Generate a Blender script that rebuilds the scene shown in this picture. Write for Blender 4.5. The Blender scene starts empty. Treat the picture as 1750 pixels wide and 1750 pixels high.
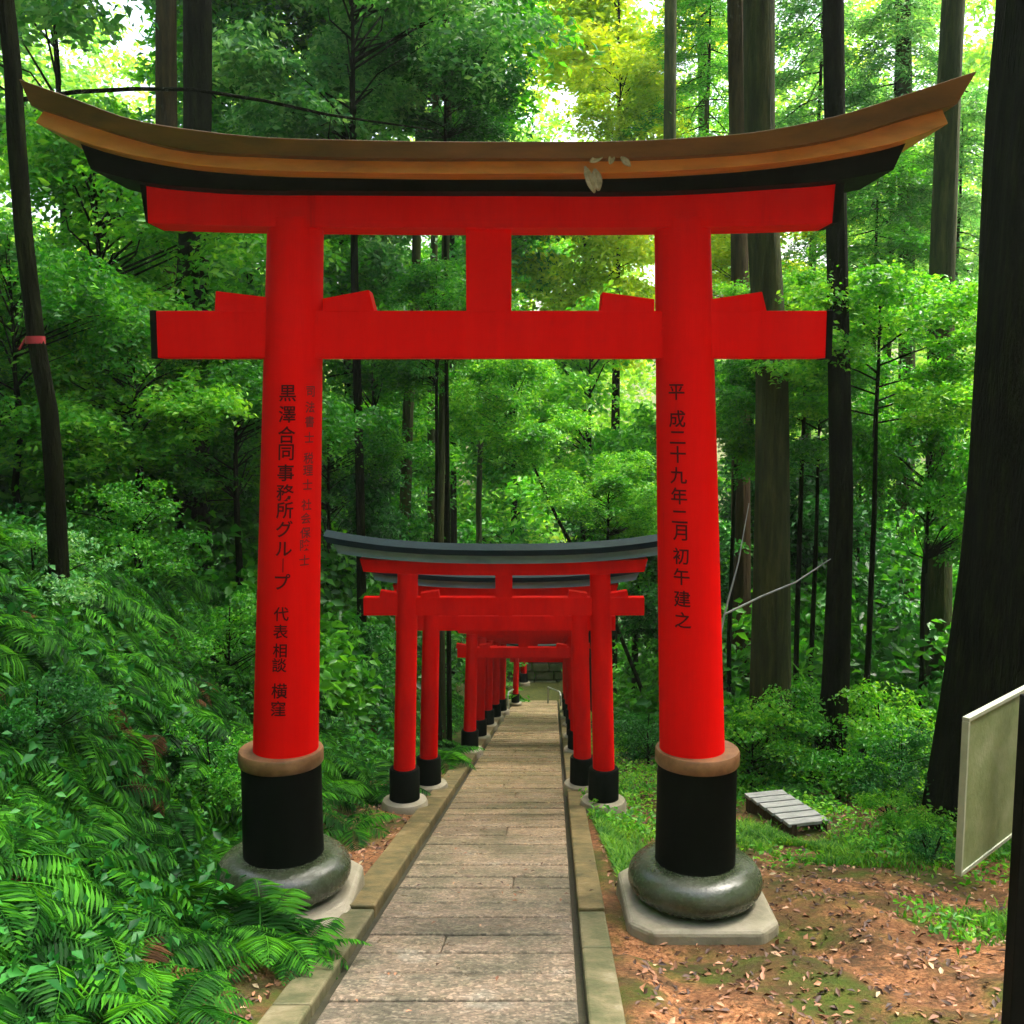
import bpy, bmesh, math, random
import numpy as np
from mathutils import Vector, Matrix

# ------------------------------------------------------------------ camera, world, sun, exposure
scene = bpy.context.scene
col = scene.collection
EYE = 1.6
PITCH = math.radians(6.4)
cam_d = bpy.data.cameras.new('camera')
cam = bpy.data.objects.new('camera', cam_d)
col.objects.link(cam)
cam.location = (0, 0, EYE)
cam.rotation_euler = (math.radians(90) - PITCH, 0, 0)
cam_d.sensor_width = 36
cam_d.lens = 36
cam_d.clip_end = 600
scene.camera = cam

SUN_EL, SUN_AZ = math.radians(66), math.radians(48)      # azimuth clockwise from +Y (view direction)
world = bpy.data.worlds.new('World')
scene.world = world
world.use_nodes = True
wn = world.node_tree
bg = wn.nodes['Background']
sky = wn.nodes.new('ShaderNodeTexSky')
sky.sky_type = 'NISHITA'
sky.sun_disc = False
sky.sun_elevation = SUN_EL
sky.sun_rotation = SUN_AZ
sky.air_density = 1.0
sky.dust_density = 8.0
sky.ozone_density = 0.6
wn.links.new(sky.outputs[0], bg.inputs[0])
bg.inputs[1].default_value = 0.15
sun_d = bpy.data.lights.new('sun', 'SUN')
sun_d.energy = 2.6
sun_d.angle = math.radians(38)
sun_d.color = (1.0, 0.97, 0.90)
sun = bpy.data.objects.new('sun', sun_d)
col.objects.link(sun)
sd = Vector((math.sin(SUN_AZ) * math.cos(SUN_EL), math.cos(SUN_AZ) * math.cos(SUN_EL), math.sin(SUN_EL)))
sun.rotation_euler = sd.to_track_quat('Z', 'Y').to_euler()
vs = scene.view_settings
vs.view_transform = 'Standard'
vs.look = 'None'
vs.gamma = 1
vs.exposure = 2.4
scene.cycles.max_bounces = 9
scene.cycles.diffuse_bounces = 7
scene.cycles.transmission_bounces = 7
scene.cycles.transparent_max_bounces = 4

rng = np.random.default_rng(11)
random.seed(5)
F = 1750.0


def at(px, py, Y):
    """point of the vertical plane y=Y seen at photo pixel (px,py)"""
    a = -PITCH - math.atan((py - 875) / F)
    z = EYE + Y * math.tan(a)
    d = Y * math.cos(PITCH) - (z - EYE) * math.sin(PITCH)
    return Vector(((px - 875) / F * d, Y, z))


# ------------------------------------------------------------------ materials
def new_mat(name):
    m = bpy.data.materials.new(name)
    m.use_nodes = True
    nt = m.node_tree
    b = nt.nodes['Principled BSDF']
    return m, nt, b


def ramp(nt, fac, stops):
    r = nt.nodes.new('ShaderNodeValToRGB')
    e = r.color_ramp.elements
    while len(e) > 1:
        e.remove(e[-1])
    e[0].position = stops[0][0]
    e[0].color = (*stops[0][1], 1)
    for p, c in stops[1:]:
        x = e.new(p)
        x.color = (*c, 1)
    nt.links.new(fac, r.inputs[0])
    return r.outputs[0]


def noise(nt, scale, detail=6, rough=.6, coord='Object', vec=None, dist=0):
    n = nt.nodes.new('ShaderNodeTexNoise')
    n.inputs['Scale'].default_value = scale
    n.inputs['Detail'].default_value = detail
    n.inputs['Roughness'].default_value = rough
    n.inputs['Distortion'].default_value = dist
    if vec is None:
        tc = nt.nodes.new('ShaderNodeTexCoord')
        vec = tc.outputs[coord]
    nt.links.new(vec, n.inputs['Vector'])
    return n.outputs[0]


def stretched(nt, sx, sy, sz):
    tc = nt.nodes.new('ShaderNodeTexCoord')
    mp = nt.nodes.new('ShaderNodeMapping')
    mp.inputs['Scale'].default_value = (sx, sy, sz)
    nt.links.new(tc.outputs['Object'], mp.inputs[0])
    return mp.outputs[0]


def bump(nt, b, h, strength=.3, dist=.01):
    bp = nt.nodes.new('ShaderNodeBump')
    bp.inputs['Strength'].default_value = strength
    bp.inputs['Distance'].default_value = dist
    nt.links.new(h, bp.inputs['Height'])
    nt.links.new(bp.outputs[0], b.inputs['Normal'])


def mixc(nt, fac, a, b_):
    m = nt.nodes.new('ShaderNodeMix')
    m.data_type = 'RGBA'
    for s, v in ((m.inputs[0], fac), (m.inputs[6], a), (m.inputs[7], b_)):
        if isinstance(v, (tuple, list)):
            s.default_value = (*v, 1)
        elif isinstance(v, (int, float)):
            s.default_value = v
        else:
            nt.links.new(v, s)
    return m.outputs[2]


def mottled(name, stops, scale=6, rough=(.5, .7), bstr=.2, bscale=40, stretch=(1, 1, 1), spec=.5, metallic=0, bdist=.01):
    m, nt, b = new_mat(name)
    v = stretched(nt, *stretch)
    n = noise(nt, scale, 8, .65, vec=v)
    c = ramp(nt, n, stops)
    nt.links.new(c, b.inputs['Base Color'])
    n2 = noise(nt, bscale, 6, .6, vec=v)
    mr = nt.nodes.new('ShaderNodeMapRange')
    mr.inputs[3].default_value = rough[0]
    mr.inputs[4].default_value = rough[1]
    nt.links.new(n2, mr.inputs[0])
    nt.links.new(mr.outputs[0], b.inputs['Roughness'])
    b.inputs['Specular IOR Level'].default_value = spec
    b.inputs['Metallic'].default_value = metallic
    bump(nt, b, n2, bstr, bdist)
    return m


def leaf_mat(name, dark, mid, light, gloss=.38, trans=.45, clump=1.1, spec=.5, ttint=(1.5, 1.25, .5)):
    """one leaf's own green varies per leaf and per clump"""
    m, nt, b = new_mat(name)
    g = nt.nodes.new('ShaderNodeNewGeometry')
    n = noise(nt, clump, 2, .5)
    add = nt.nodes.new('ShaderNodeMath')
    add.operation = 'MULTIPLY_ADD'
    add.inputs[1].default_value = .55
    nt.links.new(g.outputs['Random Per Island'], add.inputs[0])
    sc_ = nt.nodes.new('ShaderNodeMath')
    sc_.operation = 'MULTIPLY_ADD'
    sc_.inputs[1].default_value = 1.3
    sc_.inputs[2].default_value = -.42
    nt.links.new(n, sc_.inputs[0])
    nt.links.new(sc_.outputs[0], add.inputs[2])
    c = ramp(nt, add.outputs[0], [(.0, dark), (.45, mid), (.85, light), (1, tuple(min(1, x * 1.25) for x in light))])
    nt.links.new(c, b.inputs['Base Color'])
    b.inputs['Roughness'].default_value = gloss
    b.inputs['Specular IOR Level'].default_value = spec
    tr = nt.nodes.new('ShaderNodeBsdfTranslucent')
    tc = mixc(nt, 1.0, c, (1, 1, 1))
    mul = nt.nodes.new('ShaderNodeMix')
    mul.data_type = 'RGBA'
    mul.blend_type = 'MULTIPLY'
    mul.inputs[0].default_value = 1
    nt.links.new(c, mul.inputs[6])
    mul.inputs[7].default_value = (*ttint, 1)
    nt.links.new(mul.outputs[2], tr.inputs[0])
    mx = nt.nodes.new('ShaderNodeMixShader')
    mx.inputs[0].default_value = trans
    nt.links.new(b.outputs[0], mx.inputs[1])
    nt.links.new(tr.outputs[0], mx.inputs[2])
    nt.links.new(mx.outputs[0], nt.nodes['Material Output'].inputs[0])
    return m


M = {}
M['red'] = mottled('vermilion_paint', [(.22, (.58, .002, .001)), (.36, (.84, .0015, .001)), (.6, (.92, .002, .001)), (.75, (.90, .008, .004))], 3.2, (.45, .65), .18, 30, (2.2, 2.2, .18), .025)
M['red_old'] = mottled('weathered_vermilion_paint', [(.3, (.68, .003, .003)), (.7, (.92, .006, .003))], 5, (.5, .7), .12, 40, (1, 1, .3), .025)
M['black'] = mottled('black_paint', [(.3, (.0015, .002, .0015)), (.75, (.006, .009, .005))], 4, (.5, .7), .1, 30, (1, 1, .4), .05)
M['ink'] = mottled('black_ink', [(.3, (.03, .001, .001)), (.7, (.06, .002, .002))], 20, (.6, .7), 0, 30, (1, 1, 1), .1)
M['kasagi_top'] = mottled('dark_copper', [(.25, (.04, .022, .005)), (.5, (.115, .055, .010)), (.75, (.20, .09, .022))], 3.5, (.35, .6), .25, 18, (.5, 2, 2), .5)
M['kasagi_low'] = mottled('orange_copper', [(.25, (.26, .10, .014)), (.5, (.54, .20, .03)), (.75, (.66, .28, .07))], 4, (.35, .55), .2, 22, (.5, 2, 2), .5)
M['collar'] = mottled('tan_band', [(.3, (.11, .045, .016)), (.7, (.30, .15, .065))], 9, (.35, .55), .15, 40)
M['ring'] = mottled('wet_grey_stone', [(.25, (.018, .028, .010)), (.45, (.045, .058, .028)), (.6, (.075, .085, .055)), (.8, (.12, .12, .085))], 4, (.15, .38), .25, 45, spec=.6)
M['plinth'] = mottled('pale_stone', [(.25, (.14, .13, .075)), (.5, (.28, .25, .17)), (.75, (.36, .32, .24))], 5, (.55, .8), .35, 60)
M['roof_dark'] = mottled('dark_sheet_metal', [(.3, (.002, .009, .012)), (.7, (.006, .02, .026))], 4, (.4, .6), .1, 30, spec=.12)
M['roof_pale'] = mottled('pale_sheet_metal', [(.3, (.09, .17, .22)), (.7, (.22, .34, .42))], 4, (.4, .6), .1, 30, (.5, 1, 1), .2)
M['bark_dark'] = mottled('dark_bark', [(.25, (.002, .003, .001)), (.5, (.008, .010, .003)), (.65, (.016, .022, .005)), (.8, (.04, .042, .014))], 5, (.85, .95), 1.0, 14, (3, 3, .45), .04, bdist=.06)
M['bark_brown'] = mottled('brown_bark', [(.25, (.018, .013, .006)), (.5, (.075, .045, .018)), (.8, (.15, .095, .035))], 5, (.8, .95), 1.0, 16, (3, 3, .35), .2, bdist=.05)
M['bark_moss_haze'] = mottled('mossy_hazed_bark', [(.25, (.012, .018, .005)), (.5, (.045, .055, .012)), (.8, (.13, .12, .03))], 4, (.8, .95), 1.0, 16, (3, 3, .4), .2, bdist=.05)  # moss green; on distant trunks the green also stands in for haze
M['wood_grey'] = mottled('weathered_planks', [(.3, (.17, .18, .16)), (.7, (.40, .41, .38))], 6, (.6, .85), .4, 40, (1, 6, 1))
M['board'] = mottled('sign_board_back', [(.25, (.09, .13, .045)), (.5, (.16, .20, .085)), (.75, (.23, .26, .15))], 9, (.5, .7), .15, 60)
M['edge'] = mottled('sign_board_edge', [(.3, (.22, .25, .17)), (.7, (.34, .37, .28))], 7, (.5, .7), .1, 60)
M['post'] = mottled('black_metal', [(.3, (.004, .005, .005)), (.7, (.012, .013, .012))], 7, (.5, .7), .1, 60, spec=.05)
M['dead'] = mottled('dead_leaf', [(.3, (.16, .13, .06)), (.7, (.42, .38, .26))], 30, (.6, .8), .2, 60)
M['rail'] = mottled('grey_pipe', [(.3, (.20, .24, .21)), (.7, (.34, .38, .34))], 10, (.4, .6), .1, 60)
M['ribbon'] = mottled('red_ribbon', [(.3, (.25, .01, .015)), (.7, (.36, .02, .03))], 10, (.5, .6), .1, 60)
M['wallstone'] = mottled('mossy_wall_stone', [(.25, (.05, .08, .02)), (.5, (.16, .18, .09)), (.75, (.34, .31, .26))], 2.2, (.7, .9), .8, 9, bdist=.05)

M['lf_fern'] = leaf_mat('fern_green', (.001, .018, .002), (.010, .090, .006), (.075, .32, .016), .65, .42, 1.9, .15)
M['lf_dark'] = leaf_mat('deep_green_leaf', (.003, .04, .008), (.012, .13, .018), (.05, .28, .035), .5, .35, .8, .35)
M['lf_mid'] = leaf_mat('mid_green_leaf', (.008, .10, .006), (.035, .27, .014), (.15, .50, .03), .38, .5, .7)
M['lf_yellow'] = leaf_mat('yellow_green_leaf', (.11, .30, .006), (.36, .56, .012), (.62, .72, .05), .42, .55, .6)  # yellow of leaves lit from behind, put into the leaf colour itself
M['lf_blue'] = leaf_mat('blue_green_leaf', (.02, .15, .035), (.08, .33, .09), (.26, .55, .22), .36, .5, .7)  # bluish needles; on upper left crowns its paleness stands in for haze and gloss
M['lf_bright'] = leaf_mat('bright_green_leaf', (.015, .16, .006), (.08, .40, .015), (.30, .66, .06), .4, .52, .8)


# ------------------------------------------------------------------ mesh helpers
def mesh_np(name, V, T, mat, smooth=False):
    """V (n,3), T (m,k) same k for every face"""
    me = bpy.data.meshes.new(name)
    V = np.asarray(V, np.float32)
    T = np.asarray(T, np.int32)
    k = T.shape[1]
    me.vertices.add(len(V))
    me.vertices.foreach_set('co', V.ravel())
    me.loops.add(T.size)
    me.loops.foreach_set('vertex_index', T.ravel())
    me.polygons.add(len(T))
    me.polygons.foreach_set('loop_start', np.arange(0, T.size, k, dtype=np.int32))
    me.polygons.foreach_set('loop_total', np.full(len(T), k, np.int32))
    if smooth:
        me.polygons.foreach_set('use_smooth', np.ones(len(T), bool))
    me.update(calc_edges=True)
    me.materials.append(mat)
    return me


class MB:
    """collects simple polygons into one mesh"""
    def __init__(s):
        s.v, s.f = [], []

    def add(s, verts, faces):
        o = len(s.v)
        s.v += [tuple(v) for v in verts]
        s.f += [tuple(i + o for i in f) for f in faces]

    def box(s, c, d, R=None):
        c = Vector(c)
        vs_ = []
        for x in (-.5, .5):
            for y in (-.5, .5):
                for z in (-.5, .5):
                    p = Vector((x * d[0], y * d[1], z * d[2]))
                    vs_.append(c + (R @ p if R else p))
        s.add(vs_, [(0, 1, 3, 2), (4, 6, 7, 5), (0, 4, 5, 1), (2, 3, 7, 6), (0, 2, 6, 4), (1, 5, 7, 3)])

    def tube(s, pts, rad, n=10, caps=True, wob=0.0):
        pts = [Vector(p) for p in pts]
        rings = []
        for i, p in enumerate(pts):
            t = (pts[min(i + 1, len(pts) - 1)] - pts[max(i - 1, 0)]).normalized()
            a = t.orthogonal() if i == 0 else (rings[-1][1] - t * rings[-1][1].dot(t))
            a.normalize()
            b = t.cross(a)
            r = rad[i] if isinstance(rad, (list, tuple)) else rad
            ring = []
            for k in range(n):
                an = 2 * math.pi * k / n
                rr = r * (1 + wob * math.sin(an * 3 + i * .35 + 1) + wob * .6 * math.sin(an * 7 - i * .2) + (wob * .5 * math.sin(an * 17 + 1.3 * math.sin(i * .7)) if n > 30 else 0))
                ring.append(p + (a * math.cos(an) + b * math.sin(an)) * rr)
            rings.append((ring, a))
        vs_ = [v for r in rings for v in r[0]]
        fs = []
        for i in range(len(pts) - 1):
            for k in range(n):
                k2 = (k + 1) % n
                fs.append((i * n + k, i * n + k2, (i + 1) * n + k2, (i + 1) * n + k))
        if caps:
            fs.append(tuple(reversed(range(n))))
            fs.append(tuple((len(pts) - 1) * n + k for k in range(n)))
        s.add(vs_, fs)

    def lathe(s, prof, n=48, c=(0, 0, 0), lean=(0, 0)):
        """prof [(r,z)], closed at both ends; lean = dx,dy per metre of z"""
        vs_ = []
        for r, z in prof:
            for k in range(n):
                an = 2 * math.pi * k / n
                vs_.append((c[0] + r * math.cos(an) + lean[0] * z, c[1] + r * math.sin(an) + lean[1] * z, c[2] + z))
        fs = []
        for i in range(len(prof) - 1):
            for k in range(n):
                k2 = (k + 1) % n
                fs.append((i * n + k, i * n + k2, (i + 1) * n + k2, (i + 1) * n + k))
        fs.append(tuple(reversed(range(n))))
        fs.append(tuple((len(prof) - 1) * n + k for k in range(n)))
        s.add(vs_, fs)

    def build(s, name, mat, parent=None, smooth=False, bevel=0, seg=2):
        me = bpy.data.meshes.new(name)
        me.from_pydata(s.v, [], s.f)
        me.materials.append(mat)
        o = bpy.data.objects.new(name, me)
        col.objects.link(o)
        if parent is not None:
            o.parent = parent
        if smooth:
            me.polygons.foreach_set('use_smooth', [True] * len(me.polygons))
            me.set_sharp_from_angle(angle=math.radians(40))
        if bevel:
            md = o.modifiers.new('bevel', 'BEVEL')
            md.width = bevel
            md.segments = seg
            md.limit_method = 'ANGLE'
            md.angle_limit = math.radians(35)
        return o


def link(name, me, parent=None, loc=(0, 0, 0), rz=0, sc=(1, 1, 1)):
    o = bpy.data.objects.new(name, me)
    col.objects.link(o)
    o.location = loc
    o.rotation_euler = (0, 0, rz)
    o.scale = sc if hasattr(sc, '__len__') else (sc, sc, sc)
    if parent is not None:
        o.parent = parent
    return o


def empty(name, loc, rz=0):
    o = bpy.data.objects.new(name, None)
    col.objects.link(o)
    o.location = loc
    o.rotation_euler = (0, 0, rz)
    o.empty_display_size = .2
    return o


def tag(o, label=None, cat=None, group=None, kind=None):
    if label: o['label'] = label
    if cat: o['category'] = cat
    if group: o['group'] = group
    if kind: o['kind'] = kind
    return o


# ------------------------------------------------------------------ ground
SL = .24


def xc(y):
    return -.27 + .0407 * (y - 3.9)


def sstep(t):
    t = np.clip(t, 0, 1)
    return t * t * (3 - 2 * t)


def base_z(y):
    y = np.asarray(y, float)
    z = -SL * np.clip(y, -6, 26)
    z = z - .12 * np.clip(y - 26, 0, 12)
    z = z + .30 * np.clip(y - 44, 0, 60)
    return z


def ground_z(x, y):
    x = np.asarray(x, float)
    y = np.asarray(y, float)
    z = base_z(y)
    c = xc(y)
    u = (c - .86) - x
    z = z + 2.0 * sstep((u - .35) / 2.4) + .30 * np.clip(u - 2.2, 0, 12)
    w = x - (c + .80)
    und = .05 * np.sin(x * 1.7 + y * .9) + .035 * np.sin(x * 3.9 - y * 2.3 + 1) + .02 * np.sin(x * 9 + y * 7)
    side = sstep((np.abs(x - c) - .80) / .5)
    z = z + und * side + .04 * sstep(w / .6) * 0 + .10 * np.clip(w - 6, 0, 20)
    z = z - .09 * (1 - sstep((np.abs(x - c) - .62) / .12))
    z = z - .07 * sstep(w / .25) * (1 - sstep((w - 4) / 3))
    for px_, pz_ in ((-1.33, -1.345), (1.06, -1.39)):
        d = np.maximum(np.abs(x - px_), np.abs(y - 5.75))
        k = 1 - sstep((d - .50) / .45)
        z = z * (1 - k) + np.minimum(z, pz_) * k
    return z


def grid_axis(segs):
    out = []
    for a, b, st in segs:
        n = max(1, int(round((b - a) / st)))
        out += list(np.linspace(a, b, n, endpoint=False))
    out.append(segs[-1][1])
    return np.array(out)


gx = grid_axis([(-60, -20, 5), (-20, -6, .6), (-6, 6, .09), (6, 20, .6), (20, 60, 5)])
gy = grid_axis([(-14, 1, .8), (1, 13, .09), (13, 30, .25), (30, 60, 1.2), (60, 84, 6)])
X, Y = np.meshgrid(gx, gy)
Z = ground_z(X, Y)
nx, ny = len(gx), len(gy)
idx = np.arange(nx * ny).reshape(ny, nx)
T = np.stack([idx[:-1, :-1], idx[:-1, 1:], idx[1:, 1:], idx[1:, :-1]], -1).reshape(-1, 4)

m, nt, b = new_mat('forest_floor')
n1 = noise(nt, .9, 6, .6)
n2 = noise(nt, 9, 8, .7)
n3 = noise(nt, 38, 6, .7, dist=.6)
litter = ramp(nt, n3, [(.28, (.03, .014, .006)), (.41, (.16, .064, .024)), (.53, (.44, .19, .075)), (.72, (.60, .32, .16))])
moss = ramp(nt, n2, [(.3, (.018, .045, .004)), (.55, (.09, .12, .010)), (.75, (.20, .19, .02))])
f1 = ramp(nt, n1, [(.45, (0, 0, 0)), (.54, (1, 1, 1))])
c = mixc(nt, f1, litter, moss)
dirt = ramp(nt, n2, [(.3, (.06, .024, .009)), (.7, (.28, .125, .055))])
f2 = ramp(nt, noise(nt, 3.1, 5, .7), [(.45, (0, 0, 0)), (.62, (.8, .8, .8))])
c = mixc(nt, f2, c, dirt)
f3 = ramp(nt, noise(nt, 4.5, 9, .8), [(.46, (0, 0, 0)), (.60, (.85, .85, .85))])
c = mixc(nt, f3, c, (.055, .035, .014))
gp = nt.nodes.new('ShaderNodeSeparateXYZ')
tcg = nt.nodes.new('ShaderNodeTexCoord')
nt.links.new(tcg.outputs['Object'], gp.inputs[0])
def rng_node(o_, a, b_):
    q = nt.nodes.new('ShaderNodeMapRange')
    q.inputs[1].default_value, q.inputs[2].default_value = a, b_
    nt.links.new(o_, q.inputs[0])
    return q.outputs[0]
hum = ramp(nt, n2, [(.3, (.008, .007, .003)), (.6, (.04, .028, .012)), (.8, (.10, .05, .02))])
c = mixc(nt, rng_node(gp.outputs[0], -1.55, -1.85), c, hum)
c = mixc(nt, rng_node(gp.outputs[1], 11, 15), c, mixc(nt, .5, hum, moss))
nt.links.new(c, b.inputs['Base Color'])
b.inputs['Roughness'].default_value = .8
b.inputs['Specular IOR Level'].default_value = .25
bump(nt, b, n3, .9, .03)
M['ground'] = m
g = link('ground', mesh_np('ground', np.stack([X, Y, Z], -1).reshape(-1, 3), T, m, True))
tag(g, kind='structure')

# path: rows of stone slabs, between two kerbs
m, nt, b = new_mat('worn_granite')
tc = nt.nodes.new('ShaderNodeTexCoord')
big = noise(nt, 2.4, 7, .7)
vo = nt.nodes.new('ShaderNodeTexVoronoi')
vo.inputs['Scale'].default_value = 75
nt.links.new(tc.outputs['Object'], vo.inputs['Vector'])
sepc = nt.nodes.new('ShaderNodeSeparateColor')
nt.links.new(vo.outputs['Color'], sepc.inputs[0])
fine = sepc.outputs[0]
sepn = nt.nodes.new('ShaderNodeSeparateXYZ')
nt.links.new(tc.outputs['Object'], sepn.inputs[0])
mr = nt.nodes.new('ShaderNodeMapRange')
mr.inputs[1].default_value = 4.5
mr.inputs[2].default_value = 11
nt.links.new(sepn.outputs[1], mr.inputs[0])
grey = ramp(nt, big, [(.3, (.12, .11, .075)), (.45, (.21, .185, .135)), (.55, (.31, .24, .175)), (.68, (.36, .33, .27))])
tan = ramp(nt, big, [(.3, (.15, .13, .06)), (.45, (.25, .20, .10)), (.55, (.34, .24, .14)), (.7, (.35, .28, .18))])
c = mixc(nt, mr.outputs[0], grey, tan)
sp = ramp(nt, fine, [(.05, (.45, .45, .42)), (.35, (.8, .8, .78)), (.7, (1.1, 1.08, 1.05)), (.92, (1.9, 1.85, 1.8))])
mu = nt.nodes.new('ShaderNodeMix')
mu.data_type = 'RGBA'
mu.blend_type = 'MULTIPLY'
mu.inputs[0].default_value = .8
nt.links.new(c, mu.inputs[6])
nt.links.new(sp, mu.inputs[7])
g_ = nt.nodes.new('ShaderNodeNewGeometry')
rp = ramp(nt, g_.outputs['Random Per Island'], [(0, (.8, .8, .8)), (1, (1.15, 1.12, 1.08))])
mu2 = nt.nodes.new('ShaderNodeMix')
mu2.data_type = 'RGBA'
mu2.blend_type = 'MULTIPLY'
mu2.inputs[0].default_value = 1
nt.links.new(mu.outputs[2], mu2.inputs[6])
nt.links.new(rp, mu2.inputs[7])
stn = ramp(nt, noise(nt, 5.5, 9, .8), [(.50, (0, 0, 0)), (.68, (.5, .5, .5))])
c2 = mixc(nt, stn, mu2.outputs[2], (.075, .072, .04))
nt.links.new(c2, b.inputs['Base Color'])
rr = ramp(nt, noise(nt, 7, 6, .7), [(.35, (.25, .25, .25)), (.65, (.65, .65, .65))])
nt.links.new(rr, b.inputs['Roughness'])
bump(nt, b, noise(nt, 30, 9, .85), 1.0, .018)
M['path'] = m
M['kerb'] = mottled('mossy_kerb_stone', [(.25, (.030, .042, .012)), (.45, (.085, .085, .035)), (.58, (.15, .13, .065)), (.75, (.25, .22, .14))], 5, (.5, .8), .5, 45)
M['kerb_tan'] = mottled('ochre_kerb_stone', [(.25, (.035, .040, .012)), (.42, (.09, .075, .025)), (.58, (.17, .125, .045)), (.75, (.24, .19, .10))], 6, (.5, .8), .5, 45)


def slope_box(mb, x0, x1, y0, y1, top, th, dz=(0, 0, 0, 0), sheared=True):
    c0, c1 = (xc(y0), xc(y1)) if sheared else (0, 0)
    zt = [-SL * y0 + top, -SL * y0 + top, -SL * y1 + top, -SL * y1 + top]
    p = [(c0 + x0, y0), (c0 + x1, y0), (c1 + x1, y1), (c1 + x0, y1)]
    vs_ = [(q[0], q[1], z + d) for q, z, d in zip(p, zt, dz)] + [(q[0], q[1], z - th) for q, z in zip(p, zt)]
    mb.add(vs_, [(0, 1, 2, 3), (7, 6, 5, 4), (0, 4, 5, 1), (1, 5, 6, 2), (2, 6, 7, 3), (3, 7, 4, 0)])


mb = MB()
y = 1.2
PW = .545
while y < 25.6:
    d = random.uniform(.29, .37)
    splits = random.choice([[-PW, PW]] * 4 + [[-PW, random.uniform(-.15, .25), PW]])
    for a, b2 in zip(splits[:-1], splits[1:]):
        t = random.uniform(-.003, .003)
        q = lambda: random.uniform(-.003, .003)
        slope_box(mb, a + .002, b2 - .002, y + .007, y + d - .007, t, .12, (q(), q(), q() - .004, q() - .004))
    y += d
o = mb.build('path', M['path'], bevel=.014, seg=3)
tag(o, kind='structure')
mb = MB()
slope_box(mb, -PW - .05, PW + .06, 1.2, 25.6, -.026, .10)
o = mb.build('path_bedding', mottled('dark_joint_soil', [(.3, (.012, .014, .006)), (.7, (.04, .035, .015))], 12))
tag(o, kind='structure')
for side, w, brk in ((-1, .17, 5.55), (1, .15, 5.5)):
    for k, (ya, yb) in enumerate(((1.2, brk), (brk, 25.3))):
        mb = MB()
        yy = ya
        while yy < yb - .05:
            d = min(random.uniform(1.1, 1.5), yb - yy)
            if yb - yy - d < .4: d = yb - yy
            ww = w + (.03 if (k and side < 0) else 0)
            a, b2 = PW + .035, PW + .035 + ww
            if side < 0: a, b2 = -b2, -a
            slope_box(mb, a, b2, yy + .003, yy + d - .003, .035 + (.02 if k else 0), .25)
            yy += d
        o = mb.build('kerb', M['kerb_tan'] if k else M['kerb'], bevel=.012)
        tag(o, kind='structure')

# ------------------------------------------------------------------ lettering
YT = 5.75
ORG = Vector((at(835, 1545, YT).x, YT, -SL * YT))


def glyph(ch, size):
    cu = bpy.data.curves.new('t', 'FONT')
    cu.body = ch
    cu.size = 1
    cu.offset = .012
    cu.resolution_u = 3
    cu.align_x = 'CENTER'
    ob = bpy.data.objects.new('t', cu)
    col.objects.link(ob)
    bpy.context.view_layer.update()
    dg = bpy.context.evaluated_depsgraph_get()
    me = bpy.data.meshes.new_from_object(ob.evaluated_get(dg))
    bm = bmesh.new()
    bm.from_mesh(me)
    bmesh.ops.triangulate(bm, faces=bm.faces)
    for _ in range(3):
        long_ = [e for e in bm.edges if e.calc_length() > .18]
        if not long_: break
        bmesh.ops.subdivide_edges(bm, edges=long_, cuts=1)
        bmesh.ops.triangulate(bm, faces=bm.faces)
    V = [v.co.copy() for v in bm.verts]
    Fc = [[v.index for v in f.verts] for f in bm.faces]
    bm.free()
    bpy.data.objects.remove(ob)
    bpy.data.curves.remove(cu)
    bpy.data.meshes.remove(me)
    if not V: return [], []
    cx = (min(v.x for v in V) + max(v.x for v in V)) / 2
    cy = (min(v.y for v in V) + max(v.y for v in V)) / 2
    return [((v.x - cx) * size, (v.y - cy) * size) for v in V], Fc


def column_text(mb, chars, ys, x0, x1, size, axis, Yp, rfun):
    """write characters down a round pillar. axis(z)->x of the pillar's axis, rfun(z)->radius"""
    y0, y1 = ys[0], ys[-1]
    for ch, py in zip(chars, ys):
        px = x0 + (x1 - x0) * (py - y0) / max(1, y1 - y0)
        V, Fc = glyph(ch, size)
        if not V: continue
        p = at(px, py, Yp - .17)
        an0 = math.asin(max(-.9, min(.9, (p.x - axis(p.z)) / rfun(p.z))))
        out = []
        for vx, vy in V:
            z = p.z + vy
            r = rfun(z) + .0022
            an = an0 + vx / r
            out.append((axis(z) + r * math.sin(an), Yp - r * math.cos(an), z))
        mb.add([Vector(v) - ORG for v in out], Fc)


# ------------------------------------------------------------------ the large torii
YT = 5.75


def interp_poly(poly, n):
    P = np.array(poly, float)
    t = P[:, 0]
    u = np.linspace(t[0], t[-1], n)
    # smooth: local cubic (Catmull-Rom through numpy)
    m_ = np.gradient(P[:, 1], t)
    out = []
    for x in u:
        i = min(max(np.searchsorted(t, x) - 1, 0), len(t) - 2)
        h = t[i + 1] - t[i]
        s = (x - t[i]) / h
        yv = ((2 * s**3 - 3 * s**2 + 1) * P[i, 1] + (s**3 - 2 * s**2 + s) * h * m_[i] + (-2 * s**3 + 3 * s**2) * P[i + 1, 1] + (s**3 - s**2) * h * m_[i + 1])
        out.append((x, yv))
    return out


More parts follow.
